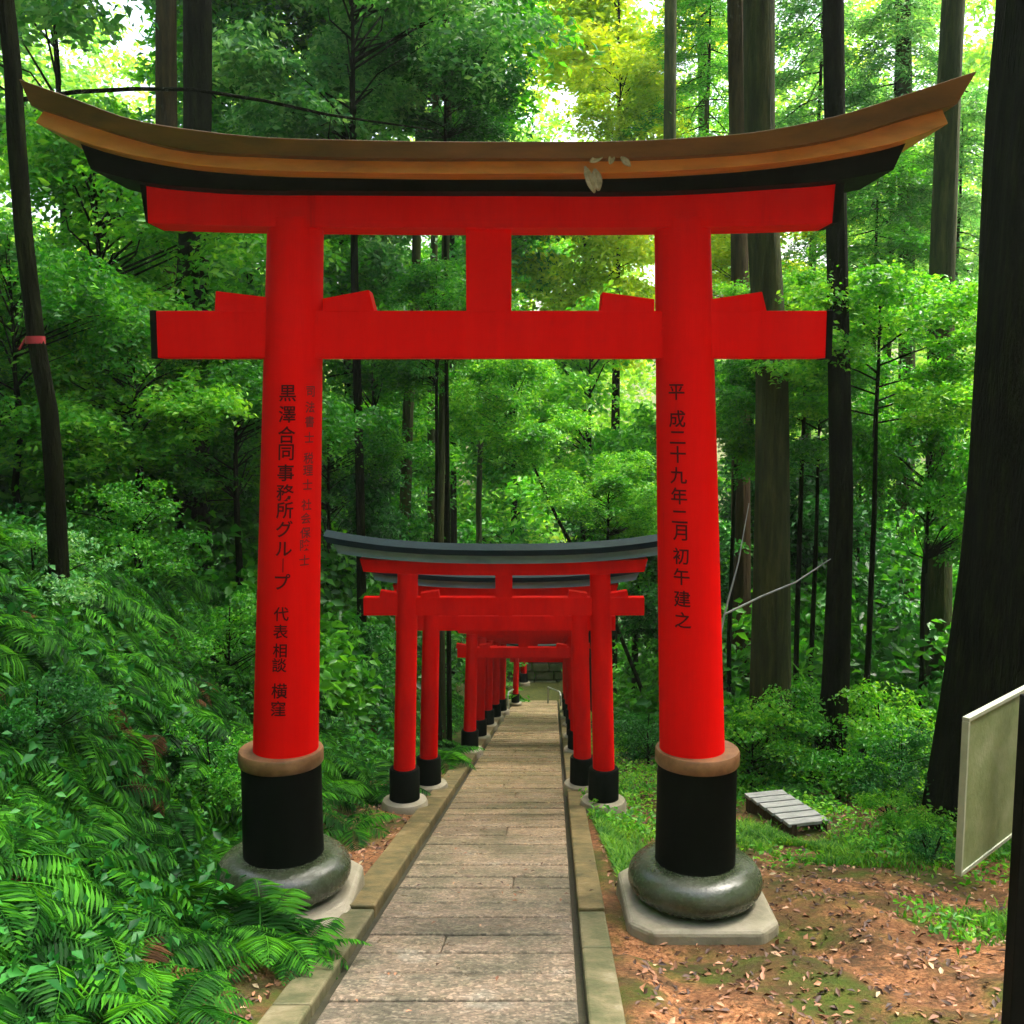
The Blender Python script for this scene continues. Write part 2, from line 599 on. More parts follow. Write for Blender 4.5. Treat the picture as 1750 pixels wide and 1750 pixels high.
def curved_beam(mb, top, bot, Yf, Yb, n=48, ridge=0, in_bottom=0):
    """front outline given by photo pixels on plane Yf; solid back to Yb. ridge: extra height along the middle; in_bottom: undercut"""
    tp, bt = interp_poly(top, n), interp_poly(bot, n)
    vs_ = []
    for a, b2 in zip(tp, bt):
        A = at(a[0], a[1], Yf)
        B = at(b2[0], b2[1], Yf + in_bottom)
        ym = (Yf + Yb) / 2
        vs_ += [A, Vector((A.x, ym, A.z + ridge)), Vector((A.x, Yb, A.z)), Vector((B.x, Yb - in_bottom, B.z)), B]
    fs = []
    k = 5
    for i in range(n - 1):
        for j in range(k):
            j2 = (j + 1) % k
            fs.append((i * k + j, i * k + j2, (i + 1) * k + j2, (i + 1) * k + j))
    fs.append((4, 3, 2, 1, 0))
    e = (n - 1) * k
    fs.append((e, e + 1, e + 2, e + 3, e + 4))
    mb.add([v - ORG for v in vs_], fs)


t1 = empty('torii_gate', ORG)
tag(t1, 'tall vermilion torii gate nearest the viewer with orange brown curved top beam', 'torii gate', 'torii gates along the path')

for side in (-1, 1):
    top_px, bot_px = (505, 488.5) if side < 0 else (1166.5, 1182.5)
    pt, pb = at(top_px, 400, YT), at(bot_px, 1280, YT)
    lean = (pt.x - pb.x) / (pt.z - pb.z)
    zb = pb.z - .03
    ax = lambda z, pb=pb, lean=lean: pb.x + lean * (z - pb.z)
    rf = lambda z: .187 + (.153 - .187) * (z - pb.z) / (pt.z - pb.z)
    dz = .045 if side < 0 else 0
    foot = -SL * YT + .03 + dz
    xf = at(486 if side < 0 else 1187, 1500, YT).x
    # pillar
    mb = MB()
    ztop = at(0, 384, YT).z + .02
    n_ = 10
    prof = [(rf(zb + (ztop - zb) * i / n_), (ztop - zb) * i / n_) for i in range(n_ + 1)]
    mb.lathe(prof, 64, Vector((ax(zb), YT, zb)) - ORG, (lean, 0))
    pil = mb.build('pillar', M['red'], t1, True)
    mb = MB()
    if side < 0:
        column_text(mb, '黒澤合同事務所グル', [672, 708, 743, 773, 808, 842, 872, 904, 938], 491, 485, .098, ax, YT, rf)
        column_text(mb, '｜', [966], 484, 484, .075, ax, YT, rf)
        column_text(mb, 'プ', [994], 483, 483, .098, ax, YT, rf)
        mb.build('inscription', M['ink'], pil)
        mb = MB()
        column_text(mb, '代表相談', [1049, 1079, 1111, 1136], 481, 478, .085, ax, YT, rf)
        mb.build('inscription', M['ink'], pil)
        mb = MB()
        column_text(mb, '横窪', [1180, 1210], 478, 476, .092, ax, YT, rf)
        ins = mb.build('inscription', M['ink'], pil)
        faded = mottled('faded_ink', [(.3, (.12, .002, .002)), (.7, (.2, .003, .003))], 20, (.6, .7), 0)
        for w_, ys_, xa, xb in (('司法書士', [669, 696, 721, 748], 527, 525), ('税理士', [784, 805, 829], 524, 522.5), ('社会保険士', [864, 887, 912, 933, 959], 521, 518)):
            mb = MB()
            column_text(mb, w_, ys_, xa, xb, .066, ax, YT, rf)
            mb.build('inscription', faded, pil)
    else:
        column_text(mb, '平成二十九年', [670, 716, 748, 777, 813, 848], 1157, 1161, .098, ax, YT, rf)
        mb.build('inscription', M['ink'], pil)
        mb = MB()
        column_text(mb, '二月初午', [884, 911, 951, 986], 1162, 1165, .098, ax, YT, rf)
        mb.build('inscription', M['ink'], pil)
        mb = MB()
        column_text(mb, '建之', [1024, 1060], 1166, 1167, .098, ax, YT, rf)
        ins = mb.build('inscription', M['ink'], pil)
    # collar, sleeve, ring, plinth
    zc = at(0, 1288, YT).z
    mb = MB()
    mb.lathe([(.19, -.05), (.236, -.05), (.243, -.04), (.243, .022), (.236, .034), (.19, .036)], 64, Vector((xf, YT, zc)) - ORG)
    mb.build('collar', M['collar'], t1, True)
    mb = MB()
    zs = foot + .16
    mb.lathe([(.234, 0), (.230, .35), (.228, zc - .047 - zs)], 64, Vector((xf, YT, zs)) - ORG)
    mb.build('sleeve', M['black'], t1, True)
    mb = MB()
    prof = [(.30, 0)]
    for i in range(15):
        a = math.radians(-60 + 150 * i / 14)
        prof.append((.265 + .125 * math.cos(a), .112 + .112 * math.sin(a)))
    prof.append((.236, .222))
    mb.lathe(prof, 72, Vector((xf, YT, foot + .035)) - ORG)
    mb.build('base_ring', M['ring'], t1, True)
    mb = MB()
    s_ = .435
    ch = .12
    oct_ = [(-s_ + ch, -s_), (s_ - ch, -s_), (s_, -s_ + ch), (s_, s_ - ch), (s_ - ch, s_), (-s_ + ch, s_), (-s_, s_ - ch), (-s_, -s_ + ch)]
    o_ = Vector((xf, YT, foot)) - ORG
    vs_ = [o_ + Vector((x, y_, -.16)) for x, y_ in oct_] + [o_ + Vector((x * .97, y_ * .97, .034)) for x, y_ in oct_]
    mb.add(vs_, [tuple(reversed(range(8))), tuple(range(8, 16))] + [(i, (i + 1) % 8, 8 + (i + 1) % 8, 8 + i) for i in range(8)])
    mb.build('plinth', M['plinth'], t1, bevel=.03, seg=3)

# nuki (lower beam), its dark ends, wedges, centre strut
d = .085
mb = MB()
A, B = at(266, 531, YT - d), at(1411, 612, YT - d)
mb.box(Vector(((A.x + B.x) / 2, YT, (A.z + B.z) / 2)) - ORG, (B.x - A.x, 2 * d, A.z - B.z))
mb.build('tie_beam', M['red'], t1, bevel=.006)
for xe, sg in ((A.x, -1), (B.x, 1)):
    mb = MB()
    mb.box(Vector((xe + sg * .017, YT, (A.z + B.z) / 2)) - ORG, (.034, 2 * d + .006, A.z - B.z + .006))
    mb.build('beam_end', M['black'], t1, bevel=.004)
zt = A.z
for x0, x1, h0, h1 in ((368, 459, 497, 508), (551, 630, 510, 495), (1030, 1119, 499, 511), (1216, 1303, 511, 498)):
    a, b2 = at(x0, h0, YT - d), at(x1, h1, YT - d)
    sl = .028
    lo0, lo1 = (a.x, b2.x)
    if x0 == 368: lo0 -= .01
    if x1 == 630: lo1 += .03
    if x0 == 1030: lo0 -= .01
    if x1 == 1303: lo1 += .03
    mb = MB()
    vs_ = []
    for yy in (YT - d + .004, YT + d - .004):
        vs_ += [Vector((lo0, yy, zt - .01)), Vector((lo1, yy, zt - .01)), Vector((b2.x, yy, b2.z)), Vector((a.x, yy, a.z))]
    mb.add([v - ORG for v in vs_], [(0, 1, 2, 3), (7, 6, 5, 4), (0, 4, 5, 1), (1, 5, 6, 2), (2, 6, 7, 3), (3, 7, 4, 0)])
    mb.build('wedge', M['red'], t1, bevel=.004)
mb = MB()
a, b2 = at(796, 388, YT - .07), at(874, 531, YT - .07)
mb.box(Vector(((a.x + b2.x) / 2, YT, (a.z + b2.z) / 2 + .01)) - ORG, (b2.x - a.x, .14, a.z - b2.z + .06))
mb.build('strut', M['red'], t1, bevel=.005)
# upper beam
mb = MB()
curved_beam(mb, [(249, 302), (343, 310), (600, 316), (875, 318), (1150, 317), (1321, 308), (1429, 300)],
            [(253, 381), (430, 386), (600, 388), (875, 389), (1150, 388), (1321, 385), (1422, 381)], YT - .13, YT + .13)
mb.build('upper_beam', M['red'], t1)
for q in (([(237, 302), (248.5, 303)], [(249, 380), (252.5, 381)]), ([(1429.5, 301), (1446, 300)], [(1422.5, 381), (1433, 380)])):
    mb = MB()
    curved_beam(mb, q[0], q[1], YT - .134, YT + .134, 3)
    mb.build('beam_end', M['black'], t1)
mb = MB()
curved_beam(mb, [(134, 236), (200, 258), (274, 271), (411, 286), (600, 291), (875, 292), (1150, 288), (1321, 276), (1441, 258), (1500, 246), (1553, 233)],
            [(155, 289), (240, 310), (343, 321), (600, 326), (875, 327), (1150, 326), (1321, 316), (1441, 306), (1527, 290)], YT - .26, YT + .26)
mb.build('under_layer', M['black'], t1)  # black layer between the top beam and the red upper beam
mb = MB()
curved_beam(mb, [(76, 186), (120, 200), (171, 216), (309, 251), (450, 262), (600, 266), (875, 268), (1150, 264), (1321, 251), (1441, 230), (1561, 194), (1607, 178)],
            [(60, 209), (100, 227), (137, 241), (274, 274), (411, 289), (600, 295), (875, 297), (1150, 292), (1321, 279), (1441, 262), (1561, 235), (1621, 211)], YT - .40, YT + .40)
mb.build('top_beam', M['kasagi_low'], t1, bevel=.005)
mb = MB()
curved_beam(mb, [(32, 135), (80, 152), (130, 170), (219, 202), (326, 221), (450, 234), (600, 239), (875, 242), (1150, 237), (1321, 221), (1441, 195), (1561, 157), (1670, 121)],
            [(52, 180), (90, 192), (171, 219), (309, 255), (450, 265), (600, 270), (875, 271), (1150, 268), (1321, 255), (1441, 234), (1561, 198), (1636, 178)], YT - .52, YT + .52, ridge=.05, in_bottom=.06)
mb.build('roof_cap', M['kasagi_top'], t1, bevel=.004)

# dead leaves caught on the top beam
def curled_leaf(name, c, L, W, tilt, label, n=7):
    mb = MB()
    R = Matrix.Rotation(tilt, 3, 'Y') @ Matrix.Rotation(math.radians(10), 3, 'X')
    vs_, fs = [], []
    for i in range(n):
        t = i / (n - 1)
        w = W * math.sin(math.pi * (t * .92 + .04)) ** .8
        bend = .25 * L * (t - .4) ** 2
        for s in (-1, 0, 1):
            vs_.append(Vector(c) + R @ Vector((s * w / 2, -bend - (.3 * w if s else 0), -t * L)))
    for i in range(n - 1):
        for s in (0, 1):
            fs.append((i * 3 + s, i * 3 + s + 1, i * 3 + s + 4, i * 3 + s + 3))
    mb.add(vs_, fs)
    o = mb.build(name, M['dead'], None, True)
    md = o.modifiers.new('thick', 'SOLIDIFY')
    md.thickness = .003
    tag(o, label, 'dead leaf', 'dead leaves caught on the gate')
    return o


curled_leaf('dead_leaf', at(999, 284, YT - .44), .14, .045, math.radians(-22), 'pale curled dead leaf hanging lowest from the top beam of the nearest torii')
curled_leaf('dead_leaf', at(1016, 288, YT - .43), .11, .055, math.radians(-12), 'darker brown dead leaf hanging just right of the pale curled one')
for k, (px, py, L, ti) in enumerate(((1030, 268, .07, 70), (1048, 264, .05, 20), (1060, 268, .07, -50))):
    curled_leaf('dead_leaf', at(px, py, YT - .46), L, .035, math.radians(ti),
                ['left one of the three pale scraps of leaf resting on the beam edge', 'middle one of the three pale scraps of leaf resting on the beam edge',
                 'right one of the three pale scraps of leaf resting on the beam edge'][k])


# ------------------------------------------------------------------ the row of smaller torii
def small_torii(L, R, Yp, ytop, label, k=None, dy=0, roof=True, ov=1.0):
    """L, R = photo pixel of the two pillar feet; ytop = photo row of the roof's top"""
    a, b2 = at(L[0], L[1], Yp), at(R[0], R[1], Yp + dy)
    gx_, gyy = (a.x + b2.x) / 2, (a.y + b2.y) / 2
    gz = float(base_z(gyy)) + (.02 if gyy < 26 else -.14)
    s = math.hypot(b2.x - a.x, b2.y - a.y)
    H = at(0, ytop, gyy).z - gz
    k = k or s / 1.8
    rot = math.atan2(b2.y - a.y, b2.x - a.x)
    t = empty('torii_gate', (gx_, gyy, gz), rot)
    tag(t, label, 'torii gate', 'torii gates along the path')
    r = .098 * k
    hs = .365 * k
    z_shi0, z_shi1 = H - .265 * k, H - .155 * k
    z_nu0, z_nu1 = H - .63 * k, H - .47 * k
    lean = -.028
    for sg in (-1, 1):
        xb = sg * s / 2
        mb = MB()
        mb.lathe([(r, 0), (r * .97, (z_shi0 - hs) * .5), (r * .93, z_shi0 - hs + .01)], 28, (xb, 0, hs), (sg * lean, 0))
        mb.build('pillar', M['red_old'], t, True)
        mb = MB()
        mb.lathe([(r * 1.42, 0), (r * 1.38, hs + .012), (r * 1.30, hs + .022)], 28, (xb, 0, 0))
        mb.build('sleeve', M['black'], t, True)
        mb = MB()
        mb.lathe([(r * 2.1, -.2), (r * 2.15, .055), (r * 2.0, .09 * k), (r * 1.5, .105 * k)], 28, (xb, 0, 0))
        mb.build('base_ring', M['plinth'], t, True)
    xt = s / 2 + lean * H
    mb = MB()
    mb.box((0, 0, (z_nu0 + z_nu1) / 2), (2 * (s / 2 + 0.34 * ov * k), .09 * k, z_nu1 - z_nu0))
    mb.build('tie_beam', M['red_old'], t, bevel=.004)
    for sg in (-1, 1):
        for q in (-1, 1):
            x0 = sg * xt + q * r
            mb = MB()
            w, h = .17 * k, .06 * k
            vs_ = []
            for yy in (-.042 * k, .042 * k):
                vs_ += [(x0, yy, z_nu1 - .01), (x0 + q * w, yy, z_nu1 - .01), (x0 + q * w * .93, yy, z_nu1 + h), (x0, yy, z_nu1 + h * .6)]
            mb.add(vs_, [(0, 1, 2, 3), (7, 6, 5, 4), (0, 4, 5, 1), (1, 5, 6, 2), (2, 6, 7, 3), (3, 7, 4, 0)])
            mb.build('wedge', M['red_old'], t)
    mb = MB()
    mb.box((0, 0, (z_nu1 + z_shi0) / 2), (.15 * k, .08 * k, z_shi0 - z_nu1 + .02))
    mb.build('strut', M['red_old'], t)

    def arc_beam(half, z0, z1, dep, rise, slant, name, mat, ridge=0.0):
        mb = MB()
        n = 28
        vs_, fs = [], []
        for i in range(n):
            u = -1 + 2 * i / (n - 1)
            up = rise * abs(u) ** 2.6
            xb_, xt_ = u * (half - slant), u * half
            vs_ += [(xb_, -dep / 2, z0 + up * .92), (xt_, -dep / 2, z1 + up), (xt_, 0, z1 + up + ridge), (xt_, dep / 2, z1 + up), (xb_, dep / 2, z0 + up * .92)]
        for i in range(n - 1):
            for j in range(5):
                j2 = (j + 1) % 5
                fs.append((i * 5 + j, (i + 1) * 5 + j, (i + 1) * 5 + j2, i * 5 + j2))
        fs.append((0, 1, 2, 3, 4))
        e = (n - 1) * 5
        fs.append((e + 4, e + 3, e + 2, e + 1, e))
        mb.add(vs_, fs)
        return mb.build(name, mat, t)
    arc_beam(s / 2 + .36 * ov * k, z_shi0, z_shi1, .15 * k, .035 * k, .03 * k, 'upper_beam', M['red_old'])
    if roof:
        arc_beam(s / 2 + .58 * ov * k, z_shi1 + .002, z_shi1 + .075 * k, .26 * k, .10 * k, .04 * k, 'top_beam', M['roof_pale'])
        arc_beam(s / 2 + .66 * ov * k, z_shi1 + .077 * k, z_shi1 + .125 * k, .34 * k, .125 * k, .03 * k, 'roof_cap', M['roof_dark'], .035 * k)
    return t


small_torii((692, 1385), (1031, 1387), 9.0, 930, 'vermilion torii with dark blue roof edge, second from the viewer')
small_torii((733, 1357), (995, 1357), 10.1, 978, 'vermilion torii standing close behind the blue roofed one, third from the viewer', k=.93)
small_torii((803, 1292), (985, 1292), 13.4, 1055, 'fourth torii from the viewer, its dark roof edge seen under the third one\'s beam', k=.86, ov=.55)
small_torii((819, 1268), (981, 1268), 15.3, 1064, 'fifth torii from the viewer, its left pillar close beside the fourth one\'s', k=.86, ov=.55)
small_torii((833, 1247), (978, 1247), 17.4, 1072, 'sixth torii from the viewer, in the middle of the far row', k=.86, ov=.55)
small_torii((846, 1233), (973, 1233), 19.1, 1077, 'seventh torii from the viewer, third from the end of the paved path', k=.84, ov=.55)
small_torii((857, 1222), (970, 1222), 20.8, 1082, 'eighth torii from the viewer, second last on the paved path', k=.82, ov=.55)
small_torii((881, 1208), (967, 1208), 23.6, 1100, 'small torii standing last on the paved path, at its far end', k=.70, ov=.55)
small_torii((783, 1192), (895, 1192), 27.6, 1062, 'farthest torii, turned left of the path beyond its end, one pillar above the paving', k=.9, dy=1.2)

# handrails and things at the end of the path
for px, label in ((868, 'thin grey pipe handrail left of the far end of the path'), (958, 'thin grey pipe handrail right of the far end of the path')):
    s = -1 if px < 900 else 1
    p = at(px, 1215, 22.6)
    mb = MB()
    z0 = float(base_z(22.6))
    mb.tube([(p.x, 22.6, z0 - .1), (p.x, 22.6, z0 + .30), (p.x - s * .02, 22.7, z0 + .36), (p.x - s * .22, 24.4, z0 - .02), (p.x - s * .22, 24.5, z0 - .6)], .018, 8)
    tag(mb.build('handrail', M['rail'], None, True), label, 'handrail')

mb = MB()
rs = random.Random(3)
for r_ in range(9):
    x = 0.2
    while x < 6.2:
        w = rs.uniform(.35, .7)
        h = .26
        mb.box((x + w / 2, 29.6 + rs.uniform(-.03, .03), -7.2 + r_ * h + h / 2), (w - .03, .5, h - .025))
        x += w
o = mb.build('stone_wall', M['wallstone'], bevel=.04)
tag(o, 'mossy retaining wall of rough stones beyond the end of the path', 'stone wall')

# ------------------------------------------------------------------ sign board on a post, plank platform
sg = empty('sign_board', at(1731, 1800, 3.35))
tag(sg, 'pale olive board on a black post at the right edge of the picture', 'sign')
pz = float(ground_z(at(1731, 1800, 3.35).x, 3.35))
sg.location.z = pz
p0 = Vector((at(1731, 1500, 3.35).x, 3.35, pz))
mb = MB()
top = at(1731, 1190, 3.35).z - pz
mb.box((0, 0, top / 2 - .1), (.065, .065, top + .2))
mb.build('post', M['post'], sg, bevel=.004)
yaw = math.radians(46)
dirv = Vector((math.sin(yaw), math.cos(yaw), 0))
dirv = Vector((math.cos(math.radians(44)), math.sin(math.radians(44)), 0))
Lp = at(1632, 1228, 3.18)
Lb = at(1632, 1495, 3.18)
st = Vector((Lp.x, 3.18, 0)) - Vector((p0.x, p0.y, 0))
hgt = Lp.z - Lb.z
wid = .62
Rm = Matrix.Rotation(math.radians(44), 3, 'Z')
cen = st + Rm @ Vector((wid / 2, 0, 0))
cz = (Lp.z + Lb.z) / 2 - pz
mb = MB()
mb.box((cen.x, cen.y, cz), (wid - .012, .012, hgt - .012), Rm)
mb.build('panel', M['board'], sg)
mb = MB()
for dz_, ww, hh in ((hgt / 2 - .003, wid, .012), (-hgt / 2 + .003, wid, .012)):
    mb.box((cen.x, cen.y, cz + dz_), (ww, .022, hh), Rm)
for dx_ in (-wid / 2 + .004, wid / 2 - .004):
    q = Rm @ Vector((dx_, 0, 0))
    mb.box((cen.x + q.x, cen.y + q.y, cz), (.012, .0215, hgt - .02), Rm)
mb.build('frame', M['edge'], sg)

pl = at(1340, 1385, 8.9)
plz = float(ground_z(pl.x, 8.9))
pe = empty('plank_platform', (pl.x, 8.9, plz), math.radians(14))
pe.scale = (.85, .85, .85)
tag(pe, 'low weathered grey plank platform on the ground among the trees', 'platform')
for i in range(6):
    mb = MB()
    mb.box((0, -.45 + i * .17, .17 - .010 * i), (.46, .125, .035))
    mb.build('plank', M['wood_grey'], pe, bevel=.004)
for s in (-1, 1):
    mb = MB()
    mb.box((s * .17, -.02, .05), (.06, 1.0, .19), Matrix.Rotation(math.radians(-3.4), 3, 'X'))
    mb.build('bearer', M['bark_brown'], pe)


# ------------------------------------------------------------------ foliage generators
def leaf_faces(C, N, Tn, size, aspect=.5, fold=.12):
    """kite leaves: centres C, normals N, tangents Tn, sizes; 4 verts, 2 tris each"""
    n = len(C)
    Tn = Tn - N * (Tn * N).sum(1, keepdims=True)
    Tn /= np.linalg.norm(Tn, axis=1, keepdims=True) + 1e-9
    Bn = np.cross(N, Tn)
    s = size[:, None]
    a = C - Tn * s * .5
    tip = C + Tn * s * .5 - N * s * fold * .8
    l = C - Tn * s * .06 + Bn * s * aspect * .5 + N * s * fold
    r = C - Tn * s * .06 - Bn * s * aspect * .5 + N * s * fold
    V = np.stack([a, r, tip, l], 1).reshape(-1, 3)
    i = np.arange(n)[:, None] * 4
    T = np.concatenate([i + [[0, 1, 2]], i + [[0, 2, 3]]], 1).reshape(-1, 3)
    return V, T


def unit(v):
    return v / (np.linalg.norm(v, axis=-1, keepdims=True) + 1e-9)


def spray(R_, p, d, L, n, leaf, droop=.35, flat=.3, twigs=7, tilt=.75):
    """a branch spray: twigs fan out from p along d, leaves both sides, facing up"""
    d = unit(np.asarray(d, float))
    up = np.array([0, 0, 1.])
    side = unit(np.cross(d, up) + 1e-6)
    tw = R_.integers(0, twigs, n)
    ang = (np.linspace(-1.15, 1.15, twigs) + R_.normal(0, .12, twigs))[tw]
    ln = (L * (1 - .28 * np.abs(np.linspace(-1, 1, twigs))) * R_.uniform(.7, 1.1, twigs))[tw]
    t = R_.uniform(.08, 1, n) ** .8
    dirs = d[None] * np.cos(ang)[:, None] + side[None] * np.sin(ang)[:, None]
    lift = (R_.uniform(-.15, .25, twigs))[tw]
    C = np.asarray(p)[None] + dirs * (t * ln)[:, None]
    C[:, 2] += lift * t * ln - droop * (t * ln) ** 2 / max(L, .1)
    off = R_.choice([-1, 1], n)
    sd_ = unit(np.cross(dirs, up[None]))
    C += sd_ * (off * leaf * R_.uniform(.3, .9, n))[:, None]
    C += R_.normal(0, flat * L * .35, (n, 3)) * np.array([.6, .6, 1.])
    N = unit(up[None] * .7 + R_.normal(0, tilt, (n, 3)) + dirs * .45)
    Tn = unit(dirs * .7 + sd_ * off[:, None] + R_.normal(0, .25, (n, 3)) - up[None] * .25)
    return C, N, Tn


def make_crown(seed, R=3.0, H=4.5, limbs=14, per=6, L=1.0, n=110, leaf=.1, droop=.35, aspect=.5, up=.35, kind='broad'):
    """crown around z 0..H (origin = where the trunk enters). returns (V,T) of leaves and MB of branches"""
    R_ = np.random.default_rng(seed)
    Cs, Ns, Ts = [], [], []
    br = MB()
    br.tube([(0, 0, -.3), (.03, .02, H * .5), (0, .05, H * .96)], [.06 * R / 3, .04 * R / 3, .01], 6)
    if kind == 'cloud':
        lob = R_.normal(0, 1, (7, 3)); lob = unit(lob)
        la = R_.uniform(.72, 1.18, 7)
        for i in range(limbs * per):
            d = unit(R_.normal(0, 1, 3))
            amp = 1 + .35 * float(((la - 1) * np.clip(lob @ d, 0, 1) ** 2 * 4).sum())
            r = R_.uniform(.35, 1.0) ** .6 * amp
            if i == 0:
                sub = unit(R_.normal(0, 1, (11, 3))) * R_.uniform(.35, .85, (11, 1)) ** .7
                sub[:, 2] = np.linspace(-.85, .85, 11)[R_.permutation(11)]
                sub[:, :2] *= (1.05 - .35 * np.abs(sub[:, 2:3]))
                srad = R_.uniform(.26, .52, 11)
            k_ = i % 11
            e_ = sub[k_] + d * srad[k_] * R_.uniform(.2, 1.0) ** .6 * np.array([1.3, 1.3, .85])
            p = np.array([e_[0] * R, e_[1] * R, H * .5 + e_[2] * H * .5])
            hd = np.array([d[0], d[1], 0]) + R_.normal(0, .35, 3) * np.array([1, 1, .6])
            hd = unit(hd)
            l = L * R_.uniform(.6, 1.25)
            C, N, Tn = spray(R_, p - hd * l * .5, hd, l, int(n * R_.uniform(.6, 1.2)), leaf, droop)
            Cs.append(C); Ns.append(N); Ts.append(Tn)
            if i % 5 == 0:
                q0 = np.array([0, 0, max(.05, p[2] - .3 * R - .1)])
                mid = (q0 + p) / 2 + np.array([0, 0, .08 * R]) + R_.normal(0, .06 * R, 3)
                br.tube([q0, mid, p], [.022 * R / 3 + .004, .013 * R / 3 + .003, .003], 5)
        limbs = 0
    for i in range(limbs):
        h = H * (i + .5) / limbs * .95
        az = i * 2.4 + R_.normal(0, .3)
        f = h / H
        if kind == 'conifer':
            reach = R * (1.02 - f) ** .8 * R_.uniform(.75, 1.1)
            el = -.15
        else:
            reach = R * math.sqrt(max(.08, 1 - (2 * f - .85) ** 2 * .8)) * R_.uniform(.75, 1.1)
            el = up + f * .5
        d = np.array([math.cos(az), math.sin(az), 0])
        P = []
        for s in np.linspace(0, 1, 5):
            P.append(d * reach * s + np.array([0, 0, h + el * reach * s - droop * reach * s * s * .6]) + R_.normal(0, .05, 3) * s)
        br.tube(P, [.03 * R / 3, .024 * R / 3, .017 * R / 3, .011 * R / 3, .005], 5)
        for j in range(per):
            s = .3 + .7 * (j + .5) / per
            q = s * 4
            k = min(int(q), 3)
            p = P[k] + (P[k + 1] - P[k]) * (q - k)
            turn = R_.uniform(.3, 1.1) * (1 if j % 2 else -1)
            if j == per - 1: turn = 0
            dd = np.array([math.cos(az + turn), math.sin(az + turn), R_.normal(0, .12)])
            C, N, Tn = spray(R_, p, dd, L * R_.uniform(.7, 1.15), n, leaf, droop)
            Cs.append(C); Ns.append(N); Ts.append(Tn)
            br.tube([p, p + dd * L * .45 + np.array([0, 0, -.02]), p + dd * L * .85 + np.array([0, 0, -droop * L * .6])], [.009, .006, .003], 4, False)
    C, N, Tn = map(np.concatenate, (Cs, Ns, Ts))
    sz = leaf * R_.uniform(.65, 1.25, len(C))
    return leaf_faces(C, N, Tn, sz, aspect), br


CROWNS = {}
BR = {}


def crown_mesh(var, mat):
    key = (var, mat)
    if key not in CROWNS:
        if var not in BR:
            (V, T), br = VARS[var]()
            bm_ = bpy.data.meshes.new('branches')
            bm_.from_pydata(br.v, [], br.f)
            bm_.materials.append(M['bark_dark'])
            BR[var] = (V, T, bm_)
        V, T, bm_ = BR[var]
        CROWNS[key] = mesh_np('crown', V, T, M[mat])
    return CROWNS[key], BR[var][2]


VARS = {
    'a': lambda: make_crown(1, 3, 5.0, 36, 5, 1.15, 80, .20, .35, kind='cloud'),
    'b': lambda: make_crown(2, 3, 5.6, 38, 5, 1.10, 80, .19, .45, kind='cloud'),
    'c': lambda: make_crown(3, 3, 4.2, 32, 5, 1.15, 80, .20, .30, kind='cloud'),
    'near': lambda: make_crown(4, 3, 4.6, 46, 5, 1.0, 110, .165, .40, .5, kind='cloud'),
    'maple': lambda: make_crown(5, 3, 3.4, 17, 9, 1.15, 190, .14, .22, .55, up=.25),
    'far': lambda: make_crown(6, 3, 5.4, 36, 5, 1.25, 80, .23, .35, kind='cloud'),
    'cedar': lambda: make_crown(7, 2.4, 6.5, 30, 6, .9, 120, .13, .75, .22, kind='conifer'),
    'bush': lambda: make_crown(8, 1.0, 1.2, 20, 5, .42, 60, .065, .3, .5, kind='cloud'),
    'bush2': lambda: make_crown(9, 1.0, 1.0, 18, 5, .45, 55, .075, .35, .45, kind='cloud'),
}
VR = {'cedar': 2.4, 'bush': 1.0, 'bush2': 1.0}
VH = {'a': 5.0, 'b': 5.6, 'c': 4.2, 'near': 4.6, 'maple': 3.4, 'far': 5.4, 'cedar': 6.5, 'bush': 1.2, 'bush2': 1.0}


def trunk_mb(pts, rads, n=12, wob=.06):
    mb = MB()
    # resample for a lively outline
    P, Rr = [], []
    for i in range(len(pts) - 1):
        for s in np.linspace(0, 1, 6, endpoint=False):
            P.append(Vector(pts[i]).lerp(Vector(pts[i + 1]), s))
            Rr.append(rads[i] + (rads[i + 1] - rads[i]) * s)
    P.append(Vector(pts[-1])); Rr.append(rads[-1])
    mb.tube(P, Rr, n, True, wob)
    return mb


def tree(px, py, Yp, R, var, mat, tr, label, group=None, name='broadleaf_tree', cat='tree', bark='bark_dark', lean=0.0, zs=1.0, rz=None):
    """crown centred on photo pixel (px,py) at distance Yp, radius R metres, trunk to the ground"""
    c = at(px, py, Yp)
    sc = R / VR.get(var, 3.0)
    h = VH[var] * sc * zs
    z0 = c.z - h / 2
    gz = float(ground_z(c.x + lean, Yp))
    tr *= .65
    if name == 'shrub': z0 = min(z0, gz + .12)
    t = empty(name, (c.x + lean, Yp, gz))
    tag(t, label, cat, group)
    cm, bmh = crown_mesh(var, mat)
    rz = random.uniform(0, 6.28) if rz is None else rz
    link('crown', cm, t, (-lean, 0, z0 - gz), rz, (sc, sc, sc * zs))
    link('branches', bmh, t, (-lean, 0, z0 - gz), rz, (sc, sc, sc * zs))
    if z0 - gz > .05:
        hh = z0 - gz + .3 * h
        pts = [(0, 0, -.3), (0, 0, .15), (-lean * .3 + random.uniform(-.06, .06), 0, hh * .35), (-lean * .7, random.uniform(-.1, .1), hh * .7), (-lean, 0, hh)]
        mb = trunk_mb(pts, [tr * 1.5, tr * 1.2, tr, tr * .85, tr * .55])
        mb.build('trunk', M[bark], t, True)
    else:
        mb = MB()
        for k in range(4):
            a = k * 1.6 + .3
            mb.tube([(math.cos(a) * .03, math.sin(a) * .03, -.15), (math.cos(a) * .1 * R, math.sin(a) * .1 * R, .3 * R), (math.cos(a) * .3 * R, math.sin(a) * .3 * R, .7 * R)], [tr, tr * .8, tr * .4], 6)
        mb.build('stems', M[bark], t, True)
    return t


